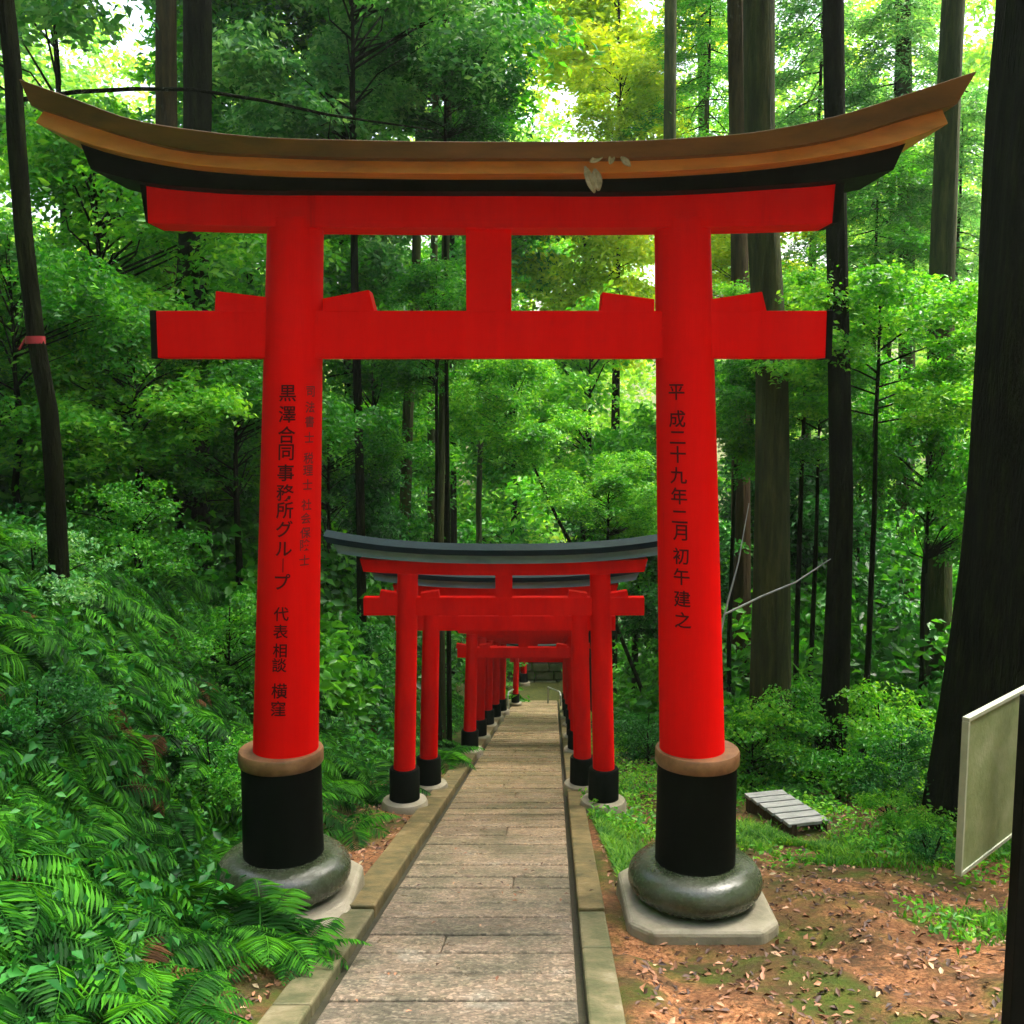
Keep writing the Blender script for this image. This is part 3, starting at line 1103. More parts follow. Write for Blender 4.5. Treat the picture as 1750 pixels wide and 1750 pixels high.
# ------------------------------------------------------------------ trunks that stand out
def bare_trunk(path_px, Yp, rads, label, bark, name='tall_tree', crown=None, group=None, lean_y=0.0, n=16, wob=.05):
    """path_px from foot to top in photo pixels; foot is dropped to the ground"""
    P = [at(x, y_, Yp) for x, y_ in path_px]
    gz = float(ground_z(P[0].x, Yp))
    org = Vector((P[0].x, Yp, gz))
    pts = [Vector((P[0].x, Yp, gz - .3))] + ([P[0]] if P[0].z > gz + .1 else []) + P[1:]
    d = pts[-1] - pts[-2]
    if crown:
        pts.append(pts[-1] + d.normalized() * crown[1])
    r = list(rads)
    while len(r) < len(pts): r.append(r[-1] * .85)
    t = empty(name, org)
    tag(t, label, 'tree', group)
    mb = trunk_mb([p - org for p in pts], r[:len(pts)], n, wob)
    mb.build('trunk', M[bark], t, True)
    if crown:
        var, ext, sc, mat = crown
        cm, bmh = crown_mesh(var, mat)
        tp = pts[-1] - org
        z = tp.z - VH[var] * sc * .15
        rz = random.uniform(0, 6)
        link('crown', cm, t, (tp.x, 0, z), rz, sc)
        link('branches', bmh, t, (tp.x, 0, z), rz, sc)
    return t, org


# giant cedar at the right edge
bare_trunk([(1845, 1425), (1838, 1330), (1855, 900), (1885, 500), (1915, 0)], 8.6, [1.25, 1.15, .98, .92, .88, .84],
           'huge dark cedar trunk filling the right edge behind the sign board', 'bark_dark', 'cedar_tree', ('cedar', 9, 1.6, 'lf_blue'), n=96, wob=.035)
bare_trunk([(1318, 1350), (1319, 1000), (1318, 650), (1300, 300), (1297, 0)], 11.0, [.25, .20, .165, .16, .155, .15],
           'straight cedar trunk with olive lit side right of the nearest gate', 'bark_moss_haze', 'cedar_tree', ('cedar', 5, 1.2, 'lf_blue'))
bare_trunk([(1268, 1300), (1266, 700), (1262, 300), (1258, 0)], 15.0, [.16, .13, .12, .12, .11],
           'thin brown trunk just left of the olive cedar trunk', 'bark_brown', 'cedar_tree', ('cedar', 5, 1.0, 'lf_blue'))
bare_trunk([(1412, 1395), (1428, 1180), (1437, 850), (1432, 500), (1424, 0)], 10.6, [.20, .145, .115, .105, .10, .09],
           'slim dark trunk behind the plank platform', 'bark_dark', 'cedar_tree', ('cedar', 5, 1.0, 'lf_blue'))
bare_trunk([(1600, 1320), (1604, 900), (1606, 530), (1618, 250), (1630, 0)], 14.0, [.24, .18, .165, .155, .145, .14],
           'grey green trunk close left of the huge cedar', 'bark_moss_haze', 'cedar_tree', ('cedar', 5, 1.1, 'lf_blue'))
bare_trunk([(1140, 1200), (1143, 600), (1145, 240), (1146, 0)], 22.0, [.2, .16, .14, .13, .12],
           'slender far trunk above the right pillar of the nearest gate', 'bark_moss_haze', 'cedar_tree', ('cedar', 5, 1.1, 'lf_blue'))
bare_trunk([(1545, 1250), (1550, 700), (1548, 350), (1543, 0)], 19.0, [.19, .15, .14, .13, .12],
           'narrow trunk between the slim one and the grey green one', 'bark_moss_haze', 'cedar_tree', ('cedar', 5, 1.1, 'lf_blue'))
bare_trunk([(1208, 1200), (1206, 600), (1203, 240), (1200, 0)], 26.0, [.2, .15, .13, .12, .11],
           'faint distant trunk over the right pillar\'s top', 'bark_moss_haze', 'cedar_tree', ('cedar', 5, 1.1, 'lf_blue'))
t, org = bare_trunk([(92, 818), (84, 700), (62, 580), (40, 400), (30, 260), (22, 120), (8, 0)], 7.0, [.075, .062, .058, .056, .058, .060, .055, .055, .05],
           'slim crooked tree with a red ribbon at the left edge', 'bark_dark', 'crooked_tree', ('near', 2.5, .6, 'lf_dark'), n=12)
mb = MB()
rb0, rb1 = at(61, 588, 7.0) - org, at(60, 575, 7.0) - org
mb.tube([rb0, rb1], .064, 14)
mb.tube([rb1 + Vector((-.06, -.02, -.02)), rb1 + Vector((-.10, -.03, -.09))], .008, 5)
mb.build('ribbon', M['ribbon'], t, True)
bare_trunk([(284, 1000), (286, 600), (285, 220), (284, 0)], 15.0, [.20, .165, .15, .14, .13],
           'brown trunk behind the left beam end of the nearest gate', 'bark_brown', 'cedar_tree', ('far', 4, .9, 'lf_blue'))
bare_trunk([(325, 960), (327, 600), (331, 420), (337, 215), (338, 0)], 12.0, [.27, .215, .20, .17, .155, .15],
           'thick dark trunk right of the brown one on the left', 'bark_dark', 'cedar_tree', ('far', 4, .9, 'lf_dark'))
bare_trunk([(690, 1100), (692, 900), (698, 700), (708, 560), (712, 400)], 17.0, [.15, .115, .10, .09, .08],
           'mossy trunk seen between the left pillar and the centre strut', 'bark_moss_haze', 'forest_tree', ('b', 3, .9, 'lf_mid'))
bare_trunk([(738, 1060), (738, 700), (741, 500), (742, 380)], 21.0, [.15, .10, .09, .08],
           'upright trunk left of the centre strut of the nearest gate', 'bark_moss_haze', 'forest_tree', ('b', 3, .9, 'lf_mid'))
bare_trunk([(600, 1080), (606, 860), (598, 660), (590, 480)], 19.0, [.13, .11, .1, .09],
           'thin dark trunk right beside the left pillar', 'bark_dark', 'forest_tree', ('c', 3, .8, 'lf_dark'))
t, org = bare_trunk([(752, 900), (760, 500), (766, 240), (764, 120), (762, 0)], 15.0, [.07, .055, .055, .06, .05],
           'forked young tree rising above the middle of the top beam', 'bark_moss_haze', 'forked_tree', ('c', 2.5, .7, 'lf_mid'))
mb = MB()
mb.tube([at(767, 130, 15) - org, at(785, 85, 15) - org, at(812, 35, 15) - org, at(835, 0, 15) - org, at(870, -80, 15) - org], [.05, .045, .04, .03, .02], 8)
mb.build('limb', M['bark_dark'], t, True)
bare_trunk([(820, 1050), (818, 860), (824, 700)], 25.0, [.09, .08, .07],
           'thin trunk behind the blue roofed gate', 'bark_moss_haze', 'forest_tree', ('a', 3, .9, 'lf_mid'))

# fallen branch reaching over, upper left
mb = MB()
mb.tube([at(x, y_, 9.5) for x, y_ in ((40, 170), (130, 157), (230, 152), (330, 153), (450, 172), (560, 196), (640, 208), (740, 222))], [.022, .02, .019, .017, .015, .013, .010, .006], 7)
mb.build('x', M['bark_dark'])
o = bpy.data.objects['x']
o.name = 'fallen_branch'
tag(o, 'long thin dark branch arching behind the left end of the top beam', 'branch')
mb = MB()
q = [at(x, y_, 9.6) for x, y_ in ((1238, 1050), (1300, 1020), (1360, 995), (1420, 955))]
mb.tube([Vector((q[0].x - .05, 9.6, float(ground_z(q[0].x, 9.6)) - .05)), q[0] + Vector((-.03, 0, -.2))] + q, [.014, .012, .011, .01, .008, .004], 6)
mb.tube([q[0], at(1262, 960, 9.6), at(1280, 860, 9.7)], [.009, .007, .003], 6)
o = mb.build('bare_branch', M['wood_grey'], None, True)
tag(o, 'thin pale bare sapling branch beside the right pillar', 'branch')

# ------------------------------------------------------------------ leafy trees
TR = [
    # px, py, Y, R, var, mat, trunk radius, label, zs
    (165, 430, 11.5, 1.9, 'near', 'lf_bright', .07, 'bright leafy tree between the crooked tree and the left beam ends', 1),
    (20, 560, 9.5, 1.2, 'near', 'lf_mid', .05, 'mid green tree behind the ribbon tied trunk', 1),
    (230, 640, 10.5, 1.4, 'near', 'lf_bright', .06, 'bushy tree low behind the left end of the tie beam', .8),
    (400, 720, 11.5, 1.3, 'near', 'lf_mid', .06, 'leafy tree touching the left pillar above the bank', .9),
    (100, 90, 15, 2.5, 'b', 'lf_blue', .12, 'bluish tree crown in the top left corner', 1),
    (410, 60, 19, 2.6, 'a', 'lf_mid', .12, 'mid green crown above the left part of the top beam', 1),
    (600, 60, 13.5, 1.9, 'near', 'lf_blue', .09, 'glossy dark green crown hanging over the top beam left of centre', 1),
    (760, 150, 14.5, 1.1, 'near', 'lf_dark', .05, 'small dark crown dipping behind the top beam near its middle', .8),
    (430, 420, 17, 2.0, 'b', 'lf_mid', .1, 'green crown behind the left pillar\'s top', 1),
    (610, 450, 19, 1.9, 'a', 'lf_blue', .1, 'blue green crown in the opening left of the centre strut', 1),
    (480, 640, 18, 2.2, 'c', 'lf_mid', .1, 'low green crown behind the left pillar', 1.1),
    (640, 730, 18, 1.9, 'b', 'lf_mid', .1, 'mid green crown just right of the left pillar', 1),
    (760, 640, 23, 2.3, 'a', 'lf_bright', .12, 'leafy crown under the tie beam left of its middle', 1),
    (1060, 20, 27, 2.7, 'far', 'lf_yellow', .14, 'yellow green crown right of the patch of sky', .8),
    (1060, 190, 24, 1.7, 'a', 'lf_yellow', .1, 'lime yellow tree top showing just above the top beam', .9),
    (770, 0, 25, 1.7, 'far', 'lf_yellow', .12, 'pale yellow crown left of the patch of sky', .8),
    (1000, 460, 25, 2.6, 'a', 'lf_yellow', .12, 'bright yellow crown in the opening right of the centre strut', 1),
    (880, 520, 32, 3.0, 'far', 'lf_bright', .14, 'bright green crown directly behind the centre strut', 1),
    (1010, 700, 21, 2.3, 'b', 'lf_bright', .1, 'light green tree under the tie beam right of its middle', 1),
    (880, 800, 30, 3.0, 'far', 'lf_bright', .14, 'mid green tree rising behind the blue roofed gate', 1),
    (1090, 860, 20, 2.0, 'a', 'lf_mid', .1, 'tree crown touching the left side of the right pillar', 1),
    (980, 960, 33, 2.6, 'far', 'lf_dark', .14, 'dark tree behind the roofs of the small gates', 1),
    (745, 560, 14.0, 1.15, 'near', 'lf_mid', .05, 'leafy crown right under the centre strut, left side', .9),
    (560, 780, 14.0, 1.1, 'near', 'lf_mid', .05, 'leafy young tree between the left pillar and the blue roof', .9),
    (880, 690, 17.0, 1.3, 'near', 'lf_bright', .05, 'leafy tree high above the strut of the blue roofed gate', .9),
    (1040, 850, 15.5, 1.0, 'near', 'lf_bright', .05, 'light leafy tree above the right end of the blue roof', .8),
    (1500, 620, 11.2, 1.35, 'maple', 'lf_bright', .05, 'layered maple like tree with pale leaves beside the huge cedar', .9),
    (1380, 560, 12.6, 1.1, 'maple', 'lf_bright', .05, 'light green layered tree beyond the right end of the tie beam', .8),
    (1400, 730, 13.0, 1.2, 'maple', 'lf_mid', .05, 'drooping leafy tree under the right end of the tie beam', 1),
    (1260, 700, 14.0, .9, 'maple', 'lf_mid', .05, 'small leafy tree just right of the right pillar', 1.1),
    (1590, 800, 13.0, 1.2, 'near', 'lf_mid', .05, 'leafy tree hanging low left of the huge cedar', 1.3),
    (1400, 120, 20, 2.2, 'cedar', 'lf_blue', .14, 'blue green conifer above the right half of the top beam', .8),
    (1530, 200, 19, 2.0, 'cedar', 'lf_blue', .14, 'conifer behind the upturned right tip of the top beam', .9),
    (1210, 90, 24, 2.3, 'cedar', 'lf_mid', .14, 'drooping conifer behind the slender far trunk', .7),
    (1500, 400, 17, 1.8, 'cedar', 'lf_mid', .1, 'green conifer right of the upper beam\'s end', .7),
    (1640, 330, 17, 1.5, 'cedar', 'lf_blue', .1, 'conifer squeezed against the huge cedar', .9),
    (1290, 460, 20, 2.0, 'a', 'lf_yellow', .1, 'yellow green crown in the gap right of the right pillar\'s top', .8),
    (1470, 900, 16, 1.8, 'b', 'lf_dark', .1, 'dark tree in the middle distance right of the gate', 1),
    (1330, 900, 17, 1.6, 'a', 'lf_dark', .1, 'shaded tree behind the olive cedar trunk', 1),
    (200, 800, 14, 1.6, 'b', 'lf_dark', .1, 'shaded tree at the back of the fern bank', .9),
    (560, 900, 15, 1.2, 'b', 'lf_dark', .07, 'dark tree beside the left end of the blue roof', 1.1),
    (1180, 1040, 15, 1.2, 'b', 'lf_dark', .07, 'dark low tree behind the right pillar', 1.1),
]
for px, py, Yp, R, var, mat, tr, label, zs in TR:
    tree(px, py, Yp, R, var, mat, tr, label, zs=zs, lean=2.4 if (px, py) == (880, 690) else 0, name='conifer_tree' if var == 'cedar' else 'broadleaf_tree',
         bark='bark_moss_haze' if var == 'cedar' else 'bark_dark')

SH = [
    (1290, 1100, 10.4, .75, 'bush', 'lf_bright', 'bright shrub touching the right pillar below its writing'),
    (1400, 1060, 10.9, .75, 'bush', 'lf_mid', 'green shrub in front of the slim dark trunk'),
    (1510, 1100, 10.2, .80, 'bush', 'lf_bright', 'bright broad shrub left of the huge cedar'),
    (1440, 1190, 10.0, .70, 'bush2', 'lf_mid', 'low spreading shrub above the plank platform'),
    (1300, 1200, 10.8, .65, 'bush2', 'lf_mid', 'low shrub right of the right pillar\'s collar'),
    (1560, 1040, 11.2, .70, 'bush', 'lf_bright', 'pale tipped shrub highest against the huge cedar'),
    (1540, 1230, 9.4, .50, 'bush', 'lf_dark', 'dark shrub at the foot of the huge cedar'),
    (1525, 1385, 8.2, .30, 'bush2', 'lf_bright', 'small bright sapling on the ground right of the platform'),
    (1590, 1470, 7.2, .28, 'bush', 'lf_dark', 'dark low plant just left of the sign board'),
    (385, 985, 8.9, .6, 'bush', 'lf_mid', 'round shrub on the bank close left of the left pillar, lower one'),
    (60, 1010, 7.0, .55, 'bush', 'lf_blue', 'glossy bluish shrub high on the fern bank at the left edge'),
    (230, 860, 9.2, .7, 'bush', 'lf_mid', 'shrub on the crest of the fern bank'),
    (350, 1130, 6.6, .45, 'bush2', 'lf_mid', 'broad leaved shrub left of the nearest left pillar'),
    (60, 1240, 5.2, .40, 'bush2', 'lf_dark', 'dark glossy shrub on the left edge of the bank'),
    (600, 1030, 12.4, .75, 'bush', 'lf_dark', 'dark shrub left of the second gate\'s pillar'),
    (1110, 1190, 12.4, .6, 'bush2', 'lf_dark', 'dim shrub between the second gate and the right pillar'),
    (430, 880, 10.4, .7, 'bush', 'lf_mid', 'leafy shrub on the bank close left of the left pillar, upper one'),
]
for px, py, Yp, R, var, mat, label in SH:
    tree(px, py, Yp, R, var, mat, .02, label, name='shrub', cat='shrub')

# far-off wood behind everything: one mass
def mass(name, seed, n, gen, leaf, per, L, mat, label, tilt=.75, flat=.5):
    R_ = np.random.default_rng(seed)
    Cs, Ns, Ts = [], [], []
    k = 0
    while k < n:
        q = gen(R_)
        if q is None: continue
        k += 1
        a = R_.uniform(0, 6.28)
        C, N, Tn = spray(R_, q, (math.cos(a), math.sin(a), .1), R_.uniform(*L), per, leaf, .3, flat, 9, tilt)
        Cs.append(C); Ns.append(N); Ts.append(Tn)
    C, N, Tn = map(np.concatenate, (Cs, Ns, Ts))
    V, T = leaf_faces(C, N, Tn, leaf * R_.uniform(.6, 1.3, len(C)), .55)
    o = link(name, mesh_np(name, V, T, mat))
    return tag(o, label, name.replace('_', ' '), kind='stuff')


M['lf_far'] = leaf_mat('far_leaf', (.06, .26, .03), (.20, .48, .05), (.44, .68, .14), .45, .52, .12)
M['lf_under'] = leaf_mat('undergrowth_leaf', (.004, .055, .004), (.028, .22, .012), (.12, .45, .03), .4, .45, .35)


def g_far(R_):
    Yp = R_.uniform(32, 60)
    x = R_.uniform(-.62, .62) * Yp
    z0 = float(base_z(Yp))
    z = z0 + (27 * R_.uniform() ** 1.05)
    p = at(885, 95, Yp)
    if ((x - p.x) / (.026 * Yp)) ** 2 + ((z - p.z) / (.075 * Yp)) ** 2 < 1: return None
    return (x, Yp, z)


def g_under(R_):
    Yp = 10 + 24 * R_.uniform() ** .8
    x = R_.uniform(-.62, .62) * Yp
    u = x - float(xc(Yp))
    if (abs(u) < 2.0 if Yp < 24 else (-.6 < u < 1.2 and Yp < 30)): return None
    if u > 0 and Yp < 12.5 and u > 1.9 and x < 8: return None
    if u < 0 and Yp < 10.5: return None
    lim = min(1.0, max(0, abs(u) - 1.6) * .45) if Yp < 24 else 1.0
    return (x, Yp, float(ground_z(x, Yp)) + 4.6 * R_.uniform() ** 1.3 * min(1, .25 + max(0, Yp - 11) * .08) * lim)


def g_ring(R_):
    a = R_.uniform(0, 6.28)
    r = R_.uniform(10.5, 20)
    x, y_ = math.sin(a) * r, math.cos(a) * r + 2
    if y_ > 0 and abs(x) < .62 * y_ + 3: return None
    if y_ > 16: return None
    return (x, y_, float(ground_z(x, y_)) + R_.uniform(.2, 13))


mass('far_wood', 77, 1350, g_far, .30, 210, (1.5, 2.4), M['lf_far'], 'dense far-off wood closing the view behind the trees')
mass('understorey', 78, 3200, g_under, .165, 120, (.6, 1.1), M['lf_under'], 'leafy understorey of young shoots between the trunks', flat=.35)
mass('surrounding_wood', 79, 1100, g_ring, .36, 170, (1.6, 2.4), M['lf_under'], 'wood standing around and behind the viewpoint')


# ------------------------------------------------------------------ ferns
def fern_mesh(seed, fronds=11, L=.62, pin=20):
    R_ = np.random.default_rng(seed)
    Vs, Ts = [], []
    n0 = 0
    for k in range(fronds):
        az = 2 * math.pi * k / fronds + R_.normal(0, .25)
        l = L * R_.uniform(.7, 1.15)
        el = R_.uniform(.55, 1.15)
        d = np.array([math.cos(az), math.sin(az), 0])
        up = np.array([0, 0, 1.])
        sidev = np.array([-math.sin(az), math.cos(az), 0])
        tt = np.linspace(0, 1, pin + 4)
        ang = el - 1.55 * tt ** 1.2
        step = l / (pin + 3)
        pts = [np.zeros(3)]
        for a in ang[1:]:
            pts.append(pts[-1] + (d * math.cos(a) + up * math.sin(a)) * step)
        pts = np.array(pts)
        twist = R_.normal(0, .25)
        # rachis strip
        w = .004 * (1.2 - tt)[:, None]
        A, B = pts + sidev * w, pts - sidev * w
        V = np.stack([A, B], 1).reshape(-1, 3)
        i = np.arange(len(pts) - 1)[:, None] * 2
        T_ = np.concatenate([i + [[0, 1, 3]], i + [[0, 3, 2]]], 1).reshape(-1, 3)
        Vs.append(V); Ts.append(T_ + n0); n0 += len(V)
        for s in (-1, 1):
            j = np.arange(3, pin + 3)
            t = (j - 3) / (pin - 1)
            pl_ = l * .30 * np.sin(np.pi * (t * .80 + .20)) ** .9 * (1 - .25 * t) + .012
            p = pts[j]
            tg = unit(pts[np.minimum(j + 1, len(pts) - 1)] - pts[j - 1])
            sv = sidev * s * math.cos(twist) + up * (s * math.sin(twist))
            dr = unit(sv[None] + tg * .35 - up[None] * .22 + R_.normal(0, .05, (len(j), 3)))
            wd = step * .92
            a = p
            b1 = p + dr * pl_[:, None] * .45 + tg * wd * .5
            b2 = p + dr * pl_[:, None] * .45 - tg * wd * .5
            a2 = p + tg * wd * .3
            tip = p + dr * pl_[:, None] - up[None] * pl_[:, None] * .18
            V = np.stack([a, b2, tip, b1], 1).reshape(-1, 3)
            i = np.arange(len(j))[:, None] * 4
            T_ = np.concatenate([i + [[0, 1, 2]], i + [[0, 2, 3]]], 1).reshape(-1, 3)
            Vs.append(V); Ts.append(T_ + n0); n0 += len(V)
    return np.concatenate(Vs), np.concatenate(Ts)


FERN = [fern_mesh(20 + i, 10 + i % 4, .60 + .05 * (i % 3), 25 + i % 4) for i in range(6)]


def normal_tilt(x, y):
    e = .15
    gx_ = (ground_z(x + e, y) - ground_z(x - e, y)) / (2 * e)
    gy_ = (ground_z(x, y + e) - ground_z(x, y - e)) / (2 * e)
    n = unit(np.array([-float(gx_), -float(gy_), 1.0]) * np.array([.75, .75, 1]))
    return n


def place(VT, x, y, sc, R_, Vs, Ts, n0, dz=0, tilt=True):
    V, T = VT
    a = R_.uniform(0, 6.28)
    c, s = math.cos(a), math.sin(a)
    Rz = np.array([[c, -s, 0], [s, c, 0], [0, 0, 1]])
    V = V @ Rz.T
    if tilt:
        n = normal_tilt(x, y)
        q = Vector((0, 0, 1)).rotation_difference(Vector(n)).to_matrix()
        V = V @ np.array(q).T
    Vs.append(V * sc + np.array([x, y, float(ground_z(x, y)) + dz]))
    Ts.append(T + n0)
    return n0 + len(V)


R_ = np.random.default_rng(5)
Vs, Ts, n0 = [], [], 0
cnt = 0
for i in range(4000):
    y = 2.0 + 20 * R_.uniform() ** 1.5
    u = R_.uniform(.28, 5.2)
    x = float(xc(y)) - .86 - u
    if 5.1 < y < 9.4 and u < .75: continue           # bare soil by the gates' feet
    if y >= 9.4 and u < .45: continue
    if y < 4.8 and u < .50: continue
    if (x - ORG.x + 1.17) ** 2 + (y - YT) ** 2 < .46 ** 2: continue
    if x < -.62 * y - 1.2: continue
    keep = math.sin(x * 2.6 + 1 + math.sin(y * 1.3)) * math.sin(y * 2.1 + x)
    if R_.uniform() > .66 + .55 * keep: continue
    n0 = place(FERN[R_.integers(6)], x, y, R_.uniform(.50, 1.0) * (.8 if u < .7 else 1), R_, Vs, Ts, n0)
    cnt += 1
for i in range(120):                                  # a few on the right, further off
    y = R_.uniform(9, 20)
    x = float(xc(y)) + R_.uniform(2.2, 7)
    n0 = place(FERN[R_.integers(6)], x, y, R_.uniform(.5, .9), R_, Vs, Ts, n0)
o = link('fern_cover', mesh_np('fern_cover', np.concatenate(Vs), np.concatenate(Ts), M['lf_fern']))
tag(o, 'thick cover of ferns over the steep bank left of the path', 'ferns', kind='stuff')

Vs, Ts, n0 = [], [], 0
for i in range(90):
    y = R_.uniform(2.6, 9)
    u = R_.uniform(.4, 3.2)
    if i % 2: continue
    if 5.0 < y < 7 and u < 1: continue
    n0 = place(FERN[R_.integers(6)], float(xc(y)) - .86 - u, y, R_.uniform(.45, .8), R_, Vs, Ts, n0, -.02)
M['lf_brown'] = leaf_mat('withered_frond', (.015, .008, .003), (.06, .028, .009), (.15, .085, .028), .7, .2, 1.6, .1)
o = link('withered_ferns', mesh_np('withered_ferns', np.concatenate(Vs), np.concatenate(Ts), M['lf_brown']))
tag(o, 'brown withered fronds low among the green ferns', 'dead fronds', kind='stuff')

IND = [
    (440, 1500, 4.7, .95, 'fern with fronds crossing the black foot of the nearest left pillar'),
    (505, 1640, 4.65, .62, 'pale green fern tucked under the left stone base ring'),
    (330, 1400, 5.0, .95, 'fern standing up left of the black sleeve of the left pillar'),
    (90, 1660, 3.3, .80, 'large bright fern in the bottom left corner'),
    (290, 1690, 3.8, .75, 'fern standing just left of the lower end of the left kerb'),
    (230, 1500, 4.2, .85, 'fern in the middle of the lower bank'),
    (600, 1360, 7.9, .85, 'fern right behind the nearest left pillar beside the bare soil'),
    (630, 1230, 9.6, 1.1, 'bright fern just left of the second gate\'s left pillar'),
    (755, 1250, 12.0, .9, 'fern between the third and fourth gates on the left'),
    (110, 900, 7.4, 1.1, 'fern with long fronds on top of the bank below the crooked tree'),
    (40, 1400, 3.9, .9, 'darker fern at the left edge half way down the bank'),
]
fm = [mesh_np('fern', V, T, M['lf_fern']) for V, T in FERN]
for k, (px, py, Yp, sc, label) in enumerate(IND):
    p = at(px, py, Yp)
    x, y = p.x, Yp
    gz = float(ground_z(x, y))
    o = link('fern', fm[k % 6], None, (x, y, max(gz, min(p.z - .2 * sc, gz + .06))), k * 1.3, sc)
    n = normal_tilt(x, y)
    o.rotation_mode = 'QUATERNION'
    o.rotation_quaternion = Vector((0, 0, 1)).rotation_difference(Vector(n)) @ Matrix.Rotation(k * 1.3, 3, 'Z').to_quaternion()
    tag(o, label, 'fern', 'single ferns on the bank')

# small broad leaves between the ferns, grass and moss on the right, litter
def scatter(region, count, leaf, zlo, zhi, seed, tilt=.5, aspect=.5, clump=0):
    R_ = np.random.default_rng(seed)
    P = []
    while len(P) < count:
        q = region(R_)
        if q is not None: P.append(q)
    P = np.array(P)
    if clump:
        k = len(P)
        P = np.repeat(P, clump, 0) + np.c_[R_.normal(0, .10, (k * clump, 2))]
    z = ground_z(P[:, 0], P[:, 1]) + R_.uniform(zlo, zhi, len(P))
    C = np.c_[P, z]
    N = unit(np.array([[0, 0, 1.]]) + R_.normal(0, tilt, (len(P), 3)))
    Tn = unit(R_.normal(0, 1, (len(P), 3)))
    return leaf_faces(C, N, Tn, leaf * R_.uniform(.5, 1.4, len(P)), aspect)


def reg_bank(R_):
    y = 1.8 + 16 * R_.uniform() ** 1.4
    u = R_.uniform(.35, 5.5)
    if 5.1 < y < 9.4 and u < .7: return None
    if math.sin((y + u) * 2.3) * math.sin(u * 3.1 + y) < -.35: return None
    return (float(xc(y)) - .86 - u, y)


V, T = scatter(reg_bank, 5500, .062, .02, .42, 31, .7, .6, clump=5)
o = link('leafy_undergrowth', mesh_np('leafy_undergrowth', V, T, M['lf_dark']))
tag(o, 'small broad leaves growing between the ferns on the bank', 'undergrowth', kind='stuff')


def reg_green(R_):
    y = R_.uniform(4.0, 22)
    x = float(xc(y)) + .80 + abs(R_.normal(0, 1)) * 2.6
    if x > 8: return None
    if y < 7.2 and not (math.sin(x * 3 + 1.0) * math.sin(y * 2.6) > .55 and x > 2.3): return None
    if y < 7.6 and x < 1.9: return None
    if math.sin(x * 2.2 + .4) * math.sin(y * 1.4 + x) < (-.1 if y > 8 else .0): return None
    return (x, y)


V, T = scatter(reg_green, 4200, .05, .0, .14, 32, .6, .5, clump=7)
o = link('ground_plants', mesh_np('ground_plants', V, T, M['lf_bright']))
tag(o, 'low bright green plants covering the ground right of the path', 'ground cover', kind='stuff')


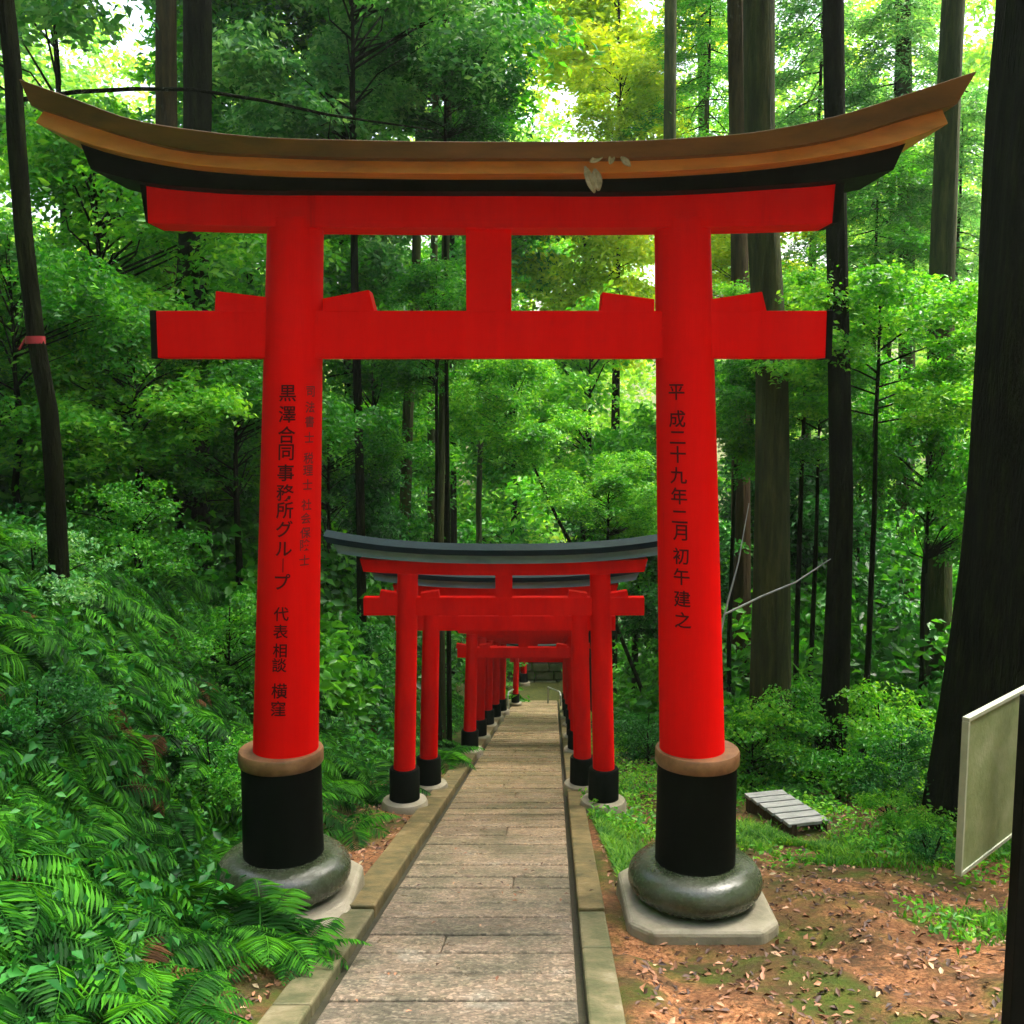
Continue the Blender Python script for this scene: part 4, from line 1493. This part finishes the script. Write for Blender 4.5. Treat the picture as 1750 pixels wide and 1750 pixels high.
def grass(seed, n):
    R_ = np.random.default_rng(seed)
    P = []
    while len(P) < n:
        y = R_.uniform(6.3, 9.2)
        x = R_.uniform(1.5, 4.6)
        w = y - (8.15 - .22 * (x - 1.6) + .25 * math.sin(x * 4))
        if abs(w) > .75 * R_.uniform(.3, 1) or math.sin(x * 7 + y * 3) * math.sin(y * 6 - x * 2) < -.25: continue
        P.append((x, y))
    for i in range(n // 3):
        P.append((float(xc(6.9)) + .85 + abs(R_.normal(0, .16)), R_.uniform(6.2, 9.0)))
    for i in range(n // 10):
        P.append((3.0 + R_.normal(0, .25), 5.6 + R_.normal(0, .25)))
    P = np.array(P)
    k = len(P)
    h = R_.uniform(.025, .095, k)
    z = ground_z(P[:, 0], P[:, 1]) - .01
    B = np.c_[P, z]
    a = R_.uniform(0, 6.28, k)
    d = np.c_[np.cos(a), np.sin(a), np.zeros(k)]
    s_ = np.c_[-np.sin(a), np.cos(a), np.zeros(k)]
    w = R_.uniform(.003, .007, k)[:, None]
    up = np.array([[0, 0, 1.]])
    mid = B + up * h[:, None] * .65 + d * h[:, None] * .25
    tip = B + up * h[:, None] * .9 + d * h[:, None] * .75
    V = np.stack([B - s_ * w, B + s_ * w, mid + s_ * w, tip, mid - s_ * w], 1).reshape(-1, 3)
    i = np.arange(k)[:, None] * 5
    return V, np.concatenate([i + [[0, 1, 2]], i + [[0, 2, 4]], i + [[4, 2, 3]]], 1).reshape(-1, 3)


V, T = grass(41, 15000)
M['lf_grass'] = leaf_mat('grass_green', (.015, .09, .004), (.06, .25, .010), (.22, .46, .025), .5, .4, 2.5, .3)
o = link('grass', mesh_np('grass', V, T, M['lf_grass']))
tag(o, 'short bright grass along the right side of the path and below the platform', 'grass', kind='stuff')


def reg_litter(R_):
    y = 2.2 + 12 * R_.uniform() ** 1.5
    if R_.uniform() < .7:
        x = float(xc(y)) + R_.uniform(.80, 4.8)
    else:
        x = float(xc(y)) - R_.uniform(.80, 2.0)
    return (x, y)


V, T = scatter(reg_litter, 16000, .045, .001, .014, 33, .35, .42)
V2, T2 = scatter(lambda R_: (lambda y: (float(xc(y)) + R_.uniform(-.72, .70), y))(2.5 + 14 * R_.uniform()), 190, .032, .112, .120, 34, .15, .45)
T = np.concatenate([T, T2 + len(V)])
V = np.concatenate([V, V2])
m, nt, b = new_mat('brown_litter_leaf')
g2 = nt.nodes.new('ShaderNodeNewGeometry')
c = ramp(nt, g2.outputs['Random Per Island'], [(0, (.03, .014, .008)), (.4, (.10, .042, .018)), (.75, (.30, .13, .06)), (.93, (.46, .22, .12)), (1, (.46, .36, .20))])
nt.links.new(c, b.inputs['Base Color'])
b.inputs['Roughness'].default_value = .6
o = link('leaf_litter', mesh_np('leaf_litter', V, T, m))
tag(o, 'brown fallen leaves strewn over the soil beside the path', 'leaf litter', kind='stuff')

# ------------------------------------------------------------------ humid air
mb = MB()
mb.box((0, 33, 14), (128, 104, 54))
hm = bpy.data.materials.new('haze')
hm.use_nodes = True
hn = hm.node_tree
hn.nodes.clear()
ho = hn.nodes.new('ShaderNodeOutputMaterial')
hv = hn.nodes.new('ShaderNodeVolumePrincipled')
hv.inputs['Color'].default_value = (.86, 1.0, .88, 1)
hv.inputs['Density'].default_value = .0006
hv.inputs['Anisotropy'].default_value = .3
hn.links.new(hv.outputs[0], ho.inputs['Volume'])
o = mb.build('haze', hm)
tag(o, 'thin humid haze between the trees', 'haze', kind='stuff')
